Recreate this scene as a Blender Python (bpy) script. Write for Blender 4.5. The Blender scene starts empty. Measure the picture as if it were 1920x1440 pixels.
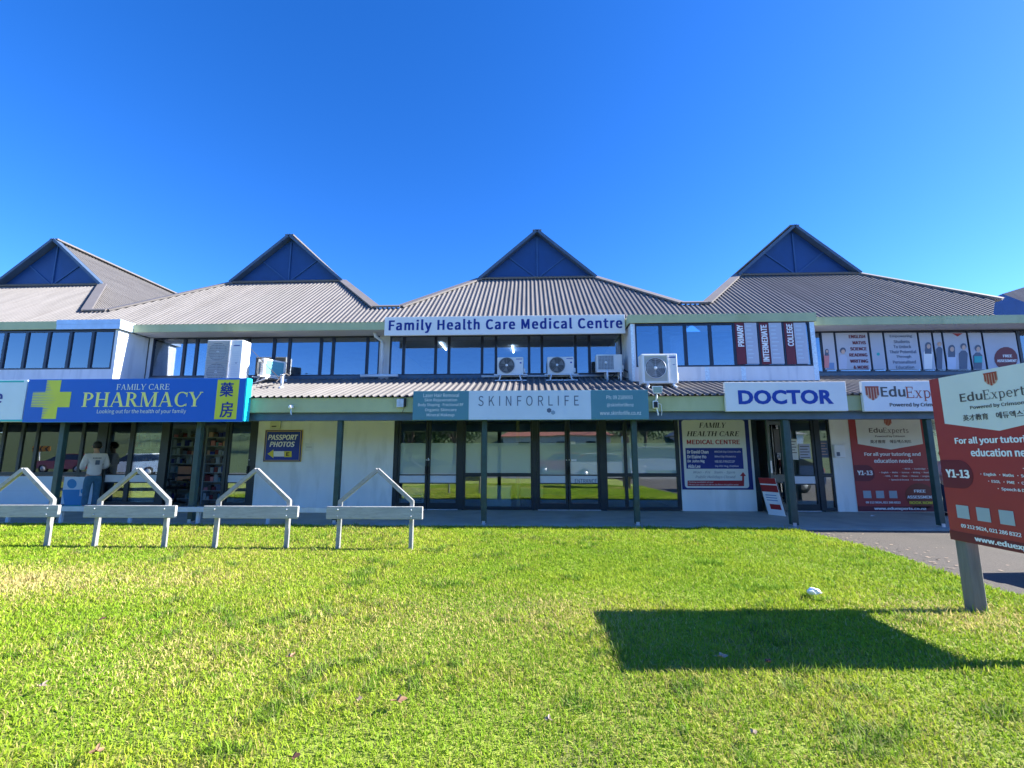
import bpy, bmesh, math, random
import numpy as np
from mathutils import Vector, Matrix
R = math.radians
random.seed(7)
rng = np.random.default_rng(7)
S = bpy.context.scene
COL = S.collection

# ------------------------------------------------------------------ camera, sky, sun, exposure
EYE = 1.45; FPX = 850.0; YAW = R(2.2); PITCH = R(8.7)
cd = bpy.data.cameras.new('camera'); cam = bpy.data.objects.new('camera', cd); COL.objects.link(cam)
cd.sensor_width = 36.0; cd.lens = 36.0 * FPX / 1920.0
cd.clip_start = 0.05; cd.clip_end = 3000
cam.location = (0, 0, EYE); cam.rotation_euler = (R(90) + PITCH, 0, YAW)
S.camera = cam

SUN_EL = R(32); SUN_AZ = R(3)          # azimuth measured from +X towards +Y
w = bpy.data.worlds.new('World'); S.world = w; w.use_nodes = True
nt = w.node_tree; nt.nodes.clear()
sky = nt.nodes.new('ShaderNodeTexSky'); sky.sky_type = 'NISHITA'; sky.sun_disc = False
sky.sun_elevation = SUN_EL; sky.sun_rotation = R(90) - SUN_AZ
sky.air_density = 0.8; sky.dust_density = 0.6; sky.ozone_density = 3.0; sky.altitude = 2000
hs = nt.nodes.new('ShaderNodeHueSaturation'); hs.inputs['Saturation'].default_value = 1.30; hs.inputs['Value'].default_value = 1.0
hs.inputs['Hue'].default_value = 0.512
bg = nt.nodes.new('ShaderNodeBackground'); bg.inputs['Strength'].default_value = 0.119
wo = nt.nodes.new('ShaderNodeOutputWorld')
nt.links.new(sky.outputs[0], hs.inputs['Color']); nt.links.new(hs.outputs[0], bg.inputs['Color']); nt.links.new(bg.outputs[0], wo.inputs[0])
sd = bpy.data.lights.new('sun', 'SUN'); sd.energy = 4.5; sd.angle = R(0.5); sd.color = (1.0, 0.95, 0.86)
so = bpy.data.objects.new('sun', sd); COL.objects.link(so)
sv = Vector((math.cos(SUN_EL) * math.cos(SUN_AZ), math.cos(SUN_EL) * math.sin(SUN_AZ), math.sin(SUN_EL)))
so.rotation_euler = sv.to_track_quat('Z', 'Y').to_euler(); so.location = (30, 5, 25)
S.view_settings.view_transform = 'Standard'; S.view_settings.look = 'None'
S.view_settings.exposure = 1.87; S.view_settings.gamma = 1.0
try:
    S.cycles.transparent_max_bounces = 24; S.cycles.max_bounces = 10
    S.cycles.use_denoising = True
except Exception: pass

# ------------------------------------------------------------------ pixel -> plane helpers (photograph coordinates 1920 x 1440)
def ray(x, y):
    u = (x - 960) / FPX; v = -(y - 720) / FPX
    c, s = math.cos(PITCH), math.sin(PITCH)
    fy = c - v * s; fz = s + v * c
    c, s = math.cos(YAW), math.sin(YAW)
    return (u * c - fy * s, u * s + fy * c, fz)
def PY(x, y, Y):
    r = ray(x, y); t = Y / r[1]; return Vector((r[0] * t, Y, EYE + r[2] * t))
def PZ(x, y, Z):
    r = ray(x, y); t = (Z - EYE) / r[2]; return Vector((r[0] * t, r[1] * t, Z))
def XA(x, y, Y): return PY(x, y, Y).x
def ZA(x, y, Y): return PY(x, y, Y).z
def RECT(x0, y0, x1, y1, Y):
    ym = (y0 + y1) / 2; xm = (x0 + x1) / 2
    return XA(x0, ym, Y), ZA(xm, y1, Y), XA(x1, ym, Y), ZA(xm, y0, Y)

# ------------------------------------------------------------------ materials
MATS = {}
def mat(name, col, rough=0.6, metal=0.0, var=0.12, scale=3.0, bump=0.0, bscale=60.0, spec=0.5, stretch=None, emit=None, grime=None):
    if name in MATS: return MATS[name]
    m = bpy.data.materials.new(name); MATS[name] = m; m.use_nodes = True
    t = m.node_tree; n = t.nodes; b = n['Principled BSDF']
    b.inputs['Roughness'].default_value = rough; b.inputs['Metallic'].default_value = metal
    b.inputs['Specular IOR Level'].default_value = spec
    tc = n.new('ShaderNodeTexCoord'); mp = n.new('ShaderNodeMapping'); t.links.new(tc.outputs['Object'], mp.inputs['Vector'])
    if stretch: mp.inputs['Scale'].default_value = stretch
    nz = n.new('ShaderNodeTexNoise'); nz.inputs['Scale'].default_value = scale; nz.inputs['Detail'].default_value = 6; nz.inputs['Roughness'].default_value = 0.6
    t.links.new(mp.outputs[0], nz.inputs['Vector'])
    cr = n.new('ShaderNodeValToRGB'); cr.color_ramp.elements[0].position = 0.3; cr.color_ramp.elements[1].position = 0.7
    lo = [c * (1 - var) for c in col]; hi = [min(1, c * (1 + var)) for c in col]
    cr.color_ramp.elements[0].color = (*lo, 1); cr.color_ramp.elements[1].color = (*hi, 1)
    t.links.new(nz.outputs['Fac'], cr.inputs[0]); src = cr.outputs[0]
    if grime:
        g = n.new('ShaderNodeTexNoise'); g.inputs['Scale'].default_value = grime[1]; g.inputs['Detail'].default_value = 8
        t.links.new(mp.outputs[0], g.inputs['Vector'])
        gr = n.new('ShaderNodeValToRGB'); gr.color_ramp.elements[0].position = grime[2]; gr.color_ramp.elements[1].position = grime[2] + 0.15
        t.links.new(g.outputs['Fac'], gr.inputs[0])
        mx = n.new('ShaderNodeMix'); mx.data_type = 'RGBA'
        mf = n.new('ShaderNodeMath'); mf.operation = 'MULTIPLY'; mf.inputs[1].default_value = grime[3]
        t.links.new(gr.outputs[0], mf.inputs[0]); t.links.new(mf.outputs[0], mx.inputs[0])
        t.links.new(src, mx.inputs[6]); mx.inputs[7].default_value = (*grime[0], 1); src = mx.outputs[2]
    t.links.new(src, b.inputs['Base Color'])
    if bump:
        bz = n.new('ShaderNodeTexNoise'); bz.inputs['Scale'].default_value = bscale; bz.inputs['Detail'].default_value = 5
        t.links.new(mp.outputs[0], bz.inputs['Vector'])
        bp = n.new('ShaderNodeBump'); bp.inputs['Strength'].default_value = bump; bp.inputs['Distance'].default_value = 0.02
        t.links.new(bz.outputs['Fac'], bp.inputs['Height']); t.links.new(bp.outputs[0], b.inputs['Normal'])
    if emit:
        b.inputs['Emission Color'].default_value = (*col, 1); b.inputs['Emission Strength'].default_value = emit
    return m

def glass(name, tint, refl, film=None):
    m = bpy.data.materials.new(name); MATS[name] = m; m.use_nodes = True
    t = m.node_tree; n = t.nodes; n.clear()
    out = n.new('ShaderNodeOutputMaterial'); tr = n.new('ShaderNodeBsdfTransparent'); tr.inputs[0].default_value = (*tint, 1)
    gl = n.new('ShaderNodeBsdfGlossy'); gl.inputs['Roughness'].default_value = 0.0; gl.inputs[0].default_value = (0.95, 0.97, 1, 1)
    # faint waviness of float glass
    tc = n.new('ShaderNodeTexCoord'); nz = n.new('ShaderNodeTexNoise'); nz.inputs['Scale'].default_value = 1.3; nz.inputs['Detail'].default_value = 1
    bp = n.new('ShaderNodeBump'); bp.inputs['Strength'].default_value = 0.04; bp.inputs['Distance'].default_value = 0.03
    t.links.new(tc.outputs['Object'], nz.inputs['Vector']); t.links.new(nz.outputs['Fac'], bp.inputs['Height']); t.links.new(bp.outputs[0], gl.inputs['Normal'])
    fr = n.new('ShaderNodeFresnel'); fr.inputs[0].default_value = 1.5
    ad = n.new('ShaderNodeMath'); ad.operation = 'ADD'; ad.use_clamp = True; ad.inputs[1].default_value = refl
    t.links.new(fr.outputs[0], ad.inputs[0])
    mx = n.new('ShaderNodeMixShader'); t.links.new(ad.outputs[0], mx.inputs[0])
    base = tr.outputs[0]
    if film:
        df = n.new('ShaderNodeBsdfDiffuse'); df.inputs[0].default_value = (*film[:3], 1)
        m2 = n.new('ShaderNodeMixShader'); m2.inputs[0].default_value = film[3]
        t.links.new(base, m2.inputs[1]); t.links.new(df.outputs[0], m2.inputs[2]); base = m2.outputs[0]
    t.links.new(base, mx.inputs[1]); t.links.new(gl.outputs[0], mx.inputs[2]); t.links.new(mx.outputs[0], out.inputs[0])
    return m

roof_m = mat('roof_metal', (0.165, 0.156, 0.153), 0.65, 0.0, 0.14, 1.2, spec=0.2, stretch=(3, .35, .35), grime=((0.125, 0.114, 0.108), 2.2, 0.55, 0.5))
flash_m = mat('roof_flashing', (0.155, 0.142, 0.138), 0.65, 0.0, 0.08, 2)
galv_m = mat('galvanised', (0.52, 0.55, 0.58), 0.42, 0.55, 0.18, 14)
bluegable_m = mat('gable_blue', (0.005, 0.048, 0.19), 0.5, 0, 0.12, 2)
gabletrim_m = mat('gable_trim', (0.02, 0.075, 0.22), 0.5, 0, 0.1, 4)
barge_m = mat('barge_board', (0.06, 0.10, 0.17), 0.5, 0, 0.15, 5)
fascia_m = mat('fascia_green', (0.42, 0.46, 0.25), 0.5, 0, 0.07, 1.5, grime=((0.33, 0.36, 0.17), 1.2, 0.52, 0.65), stretch=(1.5, 1.5, 0.5))
beam_m = mat('beam_navy', (0.06, 0.11, 0.17), 0.45, 0, 0.15, 4)
post_m = mat('post_green', (0.020, 0.056, 0.052), 0.45, 0, 0.25, 6)
wall_m = mat('wall_white', (0.83, 0.84, 0.79), 0.7, 0, 0.05, 1.2, bump=0.08, grime=((0.62, 0.63, 0.56), 1.8, 0.52, 0.5), stretch=(2, 2, 0.5))
wallup_m = mat('wall_upper', (0.58, 0.60, 0.63), 0.7, 0, 0.06, 1.4, grime=((0.40, 0.42, 0.45), 2.5, 0.52, 0.6), stretch=(2.2, 2.2, 0.35))
soffit_m = mat('soffit', (0.55, 0.56, 0.60), 0.7, 0, 0.05, 2)
frame_m = mat('window_frame', (0.012, 0.020, 0.045), 0.4, 0, 0.2, 5)
shopframe_m = mat('shop_frame', (0.010, 0.022, 0.028), 0.4, 0, 0.2, 5)
concrete_m = mat('concrete', (0.30, 0.34, 0.32), 0.8, 0, 0.15, 2.0, bump=0.2, bscale=80, grime=((0.20, 0.23, 0.22), 1.3, 0.55, 0.6))
asphalt_m = mat('asphalt', (0.088, 0.077, 0.066), 0.9, 0, 0.18, 30, bump=0.5, bscale=160, grime=((0.062, 0.057, 0.05), 0.8, 0.5, 0.6))
road_m = mat('road_asphalt', (0.11, 0.115, 0.12), 0.9, 0, 0.15, 20)
white_m = mat('white_paint', (0.80, 0.81, 0.82), 0.5, 0, 0.04, 3)
acwhite_m = mat('ac_casing', (0.72, 0.72, 0.69), 0.45, 0, 0.05, 4, grime=((0.6, 0.58, 0.53), 5, 0.6, 0.5))
acgrille_m = mat('ac_grille', (0.20, 0.21, 0.21), 0.5, 0, 0.2, 10)
acdark_m = mat('ac_dark', (0.035, 0.04, 0.045), 0.6, 0, 0.2, 10)
coil_m = mat('ac_coil', (0.10, 0.33, 0.40), 0.4, 0.3, 0.2, 30)
plank_m = mat('weathered_plank', (0.39, 0.395, 0.375), 0.75, 0, 0.15, 3, bump=0.25, bscale=25, stretch=(1, 1, 8), grime=((0.15, 0.17, 0.15), 7, 0.58, 0.7))
tube_m = mat('rack_tube', (0.32, 0.325, 0.33), 0.5, 0.25, 0.2, 12, grime=((0.22, 0.22, 0.20), 9, 0.6, 0.6))
int_wall_m = mat('interior_wall', (0.55, 0.56, 0.54), 0.8, 0, 0.06, 1)
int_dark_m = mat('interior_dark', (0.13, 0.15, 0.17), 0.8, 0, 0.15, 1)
int_floor_m = mat('interior_floor', (0.36, 0.34, 0.30), 0.5, 0, 0.1, 2)
up_glass = glass('upper_glass', (0.62, 0.74, 0.86), 0.17)
shop_glass = glass('shop_glass', (0.84, 0.93, 0.92), 0.17)
frost_glass = glass('frosted_film', (0.80, 0.90, 0.90), 0.10, (0.58, 0.72, 0.67, 0.70))
tube_light = mat('tube_light', (1.0, 0.97, 0.9), emit=4.0)
SIGN = {}
def paint(name, col, rough=0.45): return mat('paint_' + name, col, rough, 0, 0.035, 2.5, spec=0.35)
p_white = paint('sign_white', (0.74, 0.75, 0.76)); p_navy = paint('navy', (0.010, 0.028, 0.23)); p_blue = paint('royal_blue', (0.005, 0.105, 0.50))
p_docblue = paint('doctor_blue', (0.006, 0.045, 0.34)); p_lime = paint('lime', (0.60, 0.62, 0.04)); p_cyan = paint('cyan', (0.01, 0.60, 0.78))
p_cream = paint('cream', (0.80, 0.82, 0.62)); p_yellowlet = paint('lettering_yellow', (0.80, 0.78, 0.20)); p_teal = paint('teal', (0.085, 0.23, 0.29)); p_teal2 = paint('bright_teal', (0.03, 0.42, 0.44))
p_black = paint('black', (0.012, 0.014, 0.016)); p_red = paint('red', (0.36, 0.018, 0.022)); p_crim = paint('crimson', (0.37, 0.045, 0.045)); p_maroon = paint('maroon', (0.16, 0.022, 0.035))
p_brown = paint('brown_red', (0.21, 0.045, 0.03)); p_tag = paint('tag_white', (0.70, 0.72, 0.66)); p_grey = paint('letter_grey', (0.10, 0.085, 0.08)); p_rust = paint('rust', (0.38, 0.07, 0.035))
p_letter = paint('letter_white', (0.84, 0.84, 0.84)); p_yellow = paint('yellow', (0.75, 0.62, 0.05)); p_gold = paint('gold', (0.62, 0.43, 0.03)); p_tan = paint('tan', (0.55, 0.36, 0.27))
p_faint = paint('faint_blue', (0.55, 0.64, 0.74)); p_film = paint('poster_film', (0.46, 0.50, 0.60)); p_skin = paint('poster_skin', (0.62, 0.42, 0.34)); p_sky = paint('figure_blue', (0.02, 0.24, 0.52))
p_midblue = paint('mid_blue', (0.16, 0.28, 0.52)); p_slate = paint('slate', (0.10, 0.13, 0.20)); p_qr = paint('pale_tile', (0.36, 0.42, 0.45)); p_pink = paint('pink', (0.62, 0.24, 0.26))

# ------------------------------------------------------------------ object helpers
WL = {}
def empty(name, loc, label=None, cat=None, group=None):
    o = bpy.data.objects.new(name, None); COL.objects.link(o); o.location = loc; WL[o.name] = Vector(loc); o.empty_display_size = 0.2
    if label: tag(o, label, cat, group)
    return o
def tag(o, label=None, cat=None, group=None, kind=None):
    if label: o['label'] = label
    if cat: o['category'] = cat
    if group: o['group'] = group
    if kind: o['kind'] = kind
    return o
class MB:
    def __init__(s): s.v = []; s.f = []; s.sm = []
    def poly(s, pts, smooth=False):
        k = len(s.v); s.v += [Vector(p) for p in pts]; s.f.append(tuple(range(k, k + len(pts)))); s.sm.append(smooth)
    def faces(s, verts, faces, smooth=False):
        k = len(s.v); s.v += [Vector(p) for p in verts]
        for f in faces: s.f.append(tuple(i + k for i in f)); s.sm.append(smooth)
    def box(s, x0, y0, z0, x1, y1, z1):
        v = [(x0, y0, z0), (x1, y0, z0), (x1, y1, z0), (x0, y1, z0), (x0, y0, z1), (x1, y0, z1), (x1, y1, z1), (x0, y1, z1)]
        s.faces(v, [(0, 3, 2, 1), (4, 5, 6, 7), (0, 1, 5, 4), (1, 2, 6, 5), (2, 3, 7, 6), (3, 0, 4, 7)])
    def bbox(s, x0, y0, z0, x1, y1, z1, b=0.01):
        bm = bmesh.new(); bmesh.ops.create_cube(bm, size=1)
        for q in bm.verts: q.co = Vector(((x0 + x1) / 2 + q.co.x * (x1 - x0), (y0 + y1) / 2 + q.co.y * (y1 - y0), (z0 + z1) / 2 + q.co.z * (z1 - z0)))
        b = min(b, 0.45 * min(abs(x1 - x0), abs(y1 - y0), abs(z1 - z0)))
        bmesh.ops.bevel(bm, geom=bm.edges[:], offset=b, segments=2, affect='EDGES', profile=0.5)
        bm.verts.index_update()
        s.faces([q.co.copy() for q in bm.verts], [[q.index for q in f.verts] for f in bm.faces]); bm.free()
    def obox(s, O, U, V, N, u0, u1, v0, v1, n0, n1):
        P = lambda a, b, c: O + U * a + V * b + N * c
        v = [P(u0, v0, n0), P(u1, v0, n0), P(u1, v1, n0), P(u0, v1, n0), P(u0, v0, n1), P(u1, v0, n1), P(u1, v1, n1), P(u0, v1, n1)]
        s.faces(v, [(0, 3, 2, 1), (4, 5, 6, 7), (0, 1, 5, 4), (1, 2, 6, 5), (2, 3, 7, 6), (3, 0, 4, 7)])
    def bar(s, p, q, wd, ht, up=(0, 0, 1)):
        p = Vector(p); q = Vector(q); d = (q - p).normalized(); sd_ = d.cross(Vector(up))
        if sd_.length < 1e-4: sd_ = d.cross(Vector((1, 0, 0)))
        sd_.normalize(); u = sd_.cross(d)
        s.obox(p, d, sd_, u, 0, (q - p).length, -wd / 2, wd / 2, -ht / 2, ht / 2)
    def tube(s, pts, r, n=8, caps=True):
        pts = [Vector(p) for p in pts]; rr = r if isinstance(r, (list, tuple)) else [r] * len(pts)
        rings = []; up = None
        for i, p in enumerate(pts):
            d = (pts[min(i + 1, len(pts) - 1)] - pts[max(i - 1, 0)]).normalized()
            if up is None:
                up = d.orthogonal().normalized()
            else:
                up = (up - d * up.dot(d)); up = up.normalized() if up.length > 1e-5 else d.orthogonal().normalized()
            sdv = d.cross(up)
            rings.append([p + (up * math.cos(2 * math.pi * k / n) + sdv * math.sin(2 * math.pi * k / n)) * rr[i] for k in range(n)])
        v = [q for rg in rings for q in rg]; f = []
        for i in range(len(rings) - 1):
            for k in range(n):
                f.append((i * n + k, i * n + (k + 1) % n, (i + 1) * n + (k + 1) % n, (i + 1) * n + k))
        if caps: f.append(tuple(range(n - 1, -1, -1))); f.append(tuple((len(rings) - 1) * n + k for k in range(n)))
        s.faces(v, f, smooth=n > 6)
    def prism(s, pts2, O, U, V, N, n0, n1):
        a = [O + U * x + V * y + N * n0 for x, y in pts2]; b = [O + U * x + V * y + N * n1 for x, y in pts2]; k = len(pts2)
        s.faces(a + b, [tuple(range(k - 1, -1, -1)), tuple(range(k, 2 * k))] + [(i, (i + 1) % k, k + (i + 1) % k, k + i) for i in range(k)])
    def build(s, name, m, parent=None, label=None, cat=None, group=None, kind=None):
        me = bpy.data.meshes.new(name)
        if parent is not None: org = WL[parent.name]
        else:
            xs = [p.x for p in s.v]; ys = [p.y for p in s.v]; zs = [p.z for p in s.v]
            org = Vector(((min(xs) + max(xs)) / 2, (min(ys) + max(ys)) / 2, min(zs)))
        me.from_pydata([p - org for p in s.v], [], s.f); me.polygons.foreach_set('use_smooth', s.sm); me.materials.append(m); me.update()
        o = bpy.data.objects.new(name, me); COL.objects.link(o)
        if parent is None: o.location = org; WL[o.name] = org
        else: o.parent = parent; WL[o.name] = org
        tag(o, label, cat, group, kind); return o
def boxpart(name, m, parent, *a, **k):
    b = MB(); b.box(*a); return b.build(name, m, parent, **k)
def copy_tree(o, parent=None):
    c = o.copy(); COL.objects.link(c); WL[c.name] = WL[o.name]
    if parent: c.parent = parent
    for ch in [q for q in o.children]: copy_tree(ch, c)
    return c
XV, YV, ZV = Vector((1, 0, 0)), Vector((0, 1, 0)), Vector((0, 0, 1))

# ---- lettering
FONT = None
try:
    FONT = bpy.data.fonts.load(bpy.utils.system_resource('DATAFILES', path='fonts') + '/Noto Sans CJK Regular.woff2')
except Exception: FONT = None
def text_mesh(txt, bold=0.0, shear=0.0, spacing=1.0, plain=False):
    cu = bpy.data.curves.new('lettering', 'FONT'); cu.body = txt; cu.offset = bold if plain else min(bold, 0.0)
    if FONT and not plain: cu.font = FONT
    cu.size = 1.0; cu.shear = shear; cu.space_character = spacing; cu.resolution_u = 3
    o = bpy.data.objects.new('lettering', cu); COL.objects.link(o)
    dg = bpy.context.evaluated_depsgraph_get(); me = bpy.data.meshes.new_from_object(o.evaluated_get(dg))
    V = [v.co.copy() for v in me.vertices]; F = [tuple(p.vertices) for p in me.polygons]
    bpy.data.objects.remove(o); bpy.data.curves.remove(cu); bpy.data.meshes.remove(me)
    return V, F
def arcq(cx, cy, rx, ry, a0, a1, tw, tn, n=14):
    out = []
    pt = lambda a, k: (cx + (rx - k * (tn + (tw - tn) * abs(math.cos(a)))) * math.cos(a), cy + (ry - k * tn * 1.3) * math.sin(a))
    for i in range(n):
        a = R(a0 + (a1 - a0) * i / n); b = R(a0 + (a1 - a0) * (i + 1) / n)
        out.append([pt(a, 0), pt(b, 0), pt(b, 1), pt(a, 1)])
    return out
def serif_glyph(ch, T=0.17, t=0.06):
    q = []; rc = lambda x0, y0, x1, y1: q.append([(x0, y0), (x1, y0), (x1, y1), (x0, y1)])
    def stem(x, y0, y1, wd=T, top=True, bot=True):
        rc(x, y0, x + wd, y1)
        if bot: rc(x - 0.08, y0, x + wd + 0.08, y0 + 0.045)
        if top: rc(x - 0.08, y1 - 0.045, x + wd + 0.08, y1)
    def diag(x0, y0, x1, y1, wd): q.append([(x0, y0), (x0 + wd, y0), (x1 + wd, y1), (x1, y1)])
    foot = lambda x, y, wd: rc(x - 0.07, y, x + wd + 0.07, y + 0.045)
    if ch == ' ': return q, 0.35
    if ch in 'PR':
        stem(0.08, 0, 1); q.extend(arcq(0.28, 0.73, 0.36, 0.27, -90, 90, T, t)); rc(0.2, 0.94, 0.3, 1.0); rc(0.2, 0.46, 0.3, 0.53)
        if ch == 'R': diag(0.58, 0, 0.30, 0.48, T); rc(0.56, 0, 0.86, 0.045); return q, 0.84
        return q, 0.72
    if ch == 'H': stem(0.08, 0, 1); stem(0.62, 0, 1); rc(0.2, 0.48, 0.68, 0.48 + t); return q, 0.92
    if ch == 'A':
        diag(0.06, 0, 0.36, 1, t); diag(0.62, 0, 0.32, 1, T); rc(0.2, 0.3, 0.62, 0.3 + t); foot(0.06, 0, t); foot(0.62, 0, T); return q, 0.88
    if ch == 'M':
        stem(0.1, 0, 1, t); diag(0.42, 0, 0.1, 1, T); diag(0.46, 0, 0.86, 1, t); stem(0.82, 0, 1); return q, 1.12
    if ch == 'C':
        q.extend(arcq(0.46, 0.5, 0.42, 0.52, 48, 312, T, t, 22)); rc(0.72, 0.66, 0.77, 0.98); rc(0.72, 0.02, 0.77, 0.2); return q, 0.84
    if ch == 'Y':
        diag(0.3, 0.42, 0.04, 1, T); diag(0.4, 0.42, 0.7, 1, t); stem(0.29, 0, 0.46, top=False); foot(0.04, 0.955, T); foot(0.7, 0.955, t); return q, 0.82
    if ch == 'I': stem(0.08, 0, 1); return q, 0.36
    if ch == 'L': stem(0.08, 0, 1); rc(0.2, 0, 0.62, t); rc(0.57, 0, 0.62, 0.26); return q, 0.68
    if ch in 'EF':
        stem(0.08, 0, 1); rc(0.2, 1 - t, 0.62, 1); rc(0.57, 0.76, 0.62, 1); rc(0.2, 0.48, 0.5, 0.48 + t); rc(0.46, 0.4, 0.5, 0.64)
        if ch == 'E': rc(0.2, 0, 0.66, t); rc(0.61, 0, 0.66, 0.26)
        return q, 0.72
    if ch == 'T': stem(0.3, 0, 1, top=False); rc(0.02, 1 - t, 0.75, 1); rc(0.02, 0.76, 0.07, 1); rc(0.70, 0.76, 0.75, 1); return q, 0.78
    xh = 0.66
    if ch == 'x': diag(0.42, 0, 0.08, xh, T * 0.9); diag(0.08, 0, 0.48, xh, t); foot(0.42, 0, T * 0.9); foot(0.06, 0, t); foot(0.06, xh - 0.045, T * 0.9); foot(0.46, xh - 0.045, t); return q, 0.66
    if ch == 'p': stem(0.1, -0.28, xh, T * 0.8, top=False); rc(0.02, xh - 0.045, 0.2, xh); q.extend(arcq(0.32, 0.33, 0.28, 0.35, -150, 150, T * 0.85, t)); return q, 0.66
    if ch == 'e': q.extend(arcq(0.32, 0.33, 0.28, 0.35, 0, 310, T * 0.85, t, 18)); rc(0.1, 0.31, 0.58, 0.31 + t); return q, 0.62
    if ch == 'r': stem(0.1, 0, xh, T * 0.8, top=False); rc(0.02, xh - 0.045, 0.2, xh); q.extend(arcq(0.42, 0.4, 0.2, 0.27, 60, 170, T * 0.6, t * 1.3, 8)); return q, 0.54
    if ch == 't': rc(0.12, 0.05, 0.25, 0.86); q.extend(arcq(0.28, 0.14, 0.16, 0.16, 180, 320, T * 0.8, t, 8)); rc(0.02, xh - 0.06, 0.4, xh); return q, 0.44
    if ch == 's': q.extend(arcq(0.26, 0.49, 0.2, 0.18, 30, 270, T * 0.6, t * 1.2, 12)); q.extend(arcq(0.26, 0.17, 0.21, 0.19, -150, 90, T * 0.6, t * 1.2, 12)); return q, 0.52
    return q, 0.4
def put_text(txt, parent, m, O, U, V, w_, h_, bold=0.0, shear=0.0, spacing=1.0, serif=False, lift=0.004, name='lettering', boldT=0.17, plain=False):
    """fills the box O, O+U*w_, O+V*h_ (lower left corner O) with the words"""
    N = U.cross(V)
    b = MB()
    if serif:
        x = 0; qs = []
        for ch in txt:
            g, adv = serif_glyph(ch, T=boldT)
            for poly in g: qs.append([(px + x + py * shear, py) for px, py in poly])
            x += adv * spacing + 0.02
        xs = [p[0] for g in qs for p in g]; ys = [p[1] for g in qs for p in g]
        x0, x1 = min(xs), max(xs); y0, y1 = min(ys), max(ys)
        for i, g in enumerate(qs):
            pts = [O + U * ((px - x0) / (x1 - x0) * w_) + V * ((py - y0) / (y1 - y0) * h_) + N * (lift + 0.00025 * (i % 9)) for px, py in g]
            nn = (pts[1] - pts[0]).cross(pts[2] - pts[0])
            b.poly(pts if nn.dot(N) > 0 else pts[::-1])
    else:
        VV, F = text_mesh(txt, bold, shear, spacing, plain)
        if plain: bold = 0.012
        if not VV: return None
        xs = [p.x for p in VV]; ys = [p.y for p in VV]; x0, x1 = min(xs), max(xs); y0, y1 = min(ys), max(ys)
        bd = max(bold, 0.0); x0 -= bd; x1 += bd; y0 -= bd * .5; y1 += bd * .5
        for i, (ox, oy) in enumerate(((-bd, -bd * .5), (bd, bd * .5), (-bd, bd * .5), (bd, -bd * .5), (0, 0)) if bd > 0.006 else ((0, 0),)):
            b.faces([O + U * ((p.x + ox - x0) / (x1 - x0) * w_) + V * ((p.y + oy - y0) / (y1 - y0) * h_) + N * (lift + 0.0004 * i) for p in VV], F)
    return b.build(name, m, parent)
def ptext(txt, parent, m, x0, y0, x1, y1, Y, **k):
    a = RECT(x0, y0, x1, y1, Y); return put_text(txt, parent, m, Vector((a[0], Y, a[1])), XV, ZV, a[2] - a[0], a[3] - a[1], **k)
def pplate(name, parent, m, x0, y0, x1, y1, Y, lift=0.003, th=0.003, **k):
    a = RECT(x0, y0, x1, y1, Y); return boxpart(name, m, parent, a[0], Y - lift, a[1], a[2], Y - lift + th, a[3], **k)

# ------------------------------------------------------------------ the ground
YG = 12.1      # shopfront
YP = 9.7       # verandah post line
YU = 12.1      # upper windows
def sheet(name, pts, z, m):
    b = MB(); b.poly([(x, y, z) for x, y in pts]); return b.build(name, m, None, kind='structure')
ground_m = mat('far_ground', (0.09, 0.10, 0.06), 0.9, 0, 0.3, 0.4)
sheet('ground', [(-600, -600), (600, -600), (600, 600), (-600, 600)], -0.10, ground_m)
b = MB(); b.box(-24, 9.42, -0.12, 24, 12.6, 0.0); b.build('verandah_floor', concrete_m, None, kind='structure')
sheet('driveway', [(4.6, -3.0), (26, -3.0), (26, 9.415), (4.6, 9.415)], -0.035, asphalt_m)
# lawn, one sheet with grass of its own
lawn_m = mat('lawn_soil', (0.24, 0.29, 0.04), 0.95, 0, 0.35, 9, bump=0.6, bscale=90, grime=((0.14, 0.125, 0.05), 1.1, 0.52, 0.6))
LE = [(9.41, 4.95), (9.2, 5.15), (8.4, 5.27), (7.64, 5.33), (7.0, 5.30), (6.38, 5.18), (5.6, 5.10), (4.6, 5.02), (3.0, 4.98), (-2.9, 4.95)]
def lawn_right(y):
    for (ya, xa), (yb, xb) in zip(LE, LE[1:]):
        if yb <= y <= ya: return xb + (xa - xb) * (y - yb) / (ya - yb)
    return 5.0
b = MB(); b.poly([(x, y, -0.012) for y, x in reversed(LE)] + [(-24, 9.41, -0.012), (-24, -2.9, -0.012)]); b.build('lawn', lawn_m, None, kind='structure')
# road behind the viewer, seen only as a reflection
sheet('road', [(-80, -12.0), (80, -12.0), (80, -3.0), (-80, -3.0)], -0.06, road_m)
b = MB(); b.box(-80, -3.0, -0.1, 4.5, -2.88, 0.02); b.build('kerb', concrete_m, None, kind='structure')
b = MB()
for k in range(-12, 12): b.box(k * 5, -7.6, -0.058, k * 5 + 2.4, -7.48, -0.055)
b.build('road_marking', white_m, None, kind='structure')
verge_m = mat('verge_grass', (0.055, 0.085, 0.022), 0.95, 0, 0.3, 3)
b = MB(); b.faces([(-80, -12, -0.05), (80, -12, -0.05), (80, -17, 0.7), (-80, -17, 0.7), (80, -60, 1.0), (-80, -60, 1.0)], [(0, 3, 2, 1), (3, 5, 4, 2)])
b.v = [Vector((p_.x, p_.y, 7.5)) if p_.y < -50 else p_ for p_ in b.v]
b.build('verge', verge_m, None, kind='structure')

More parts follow.
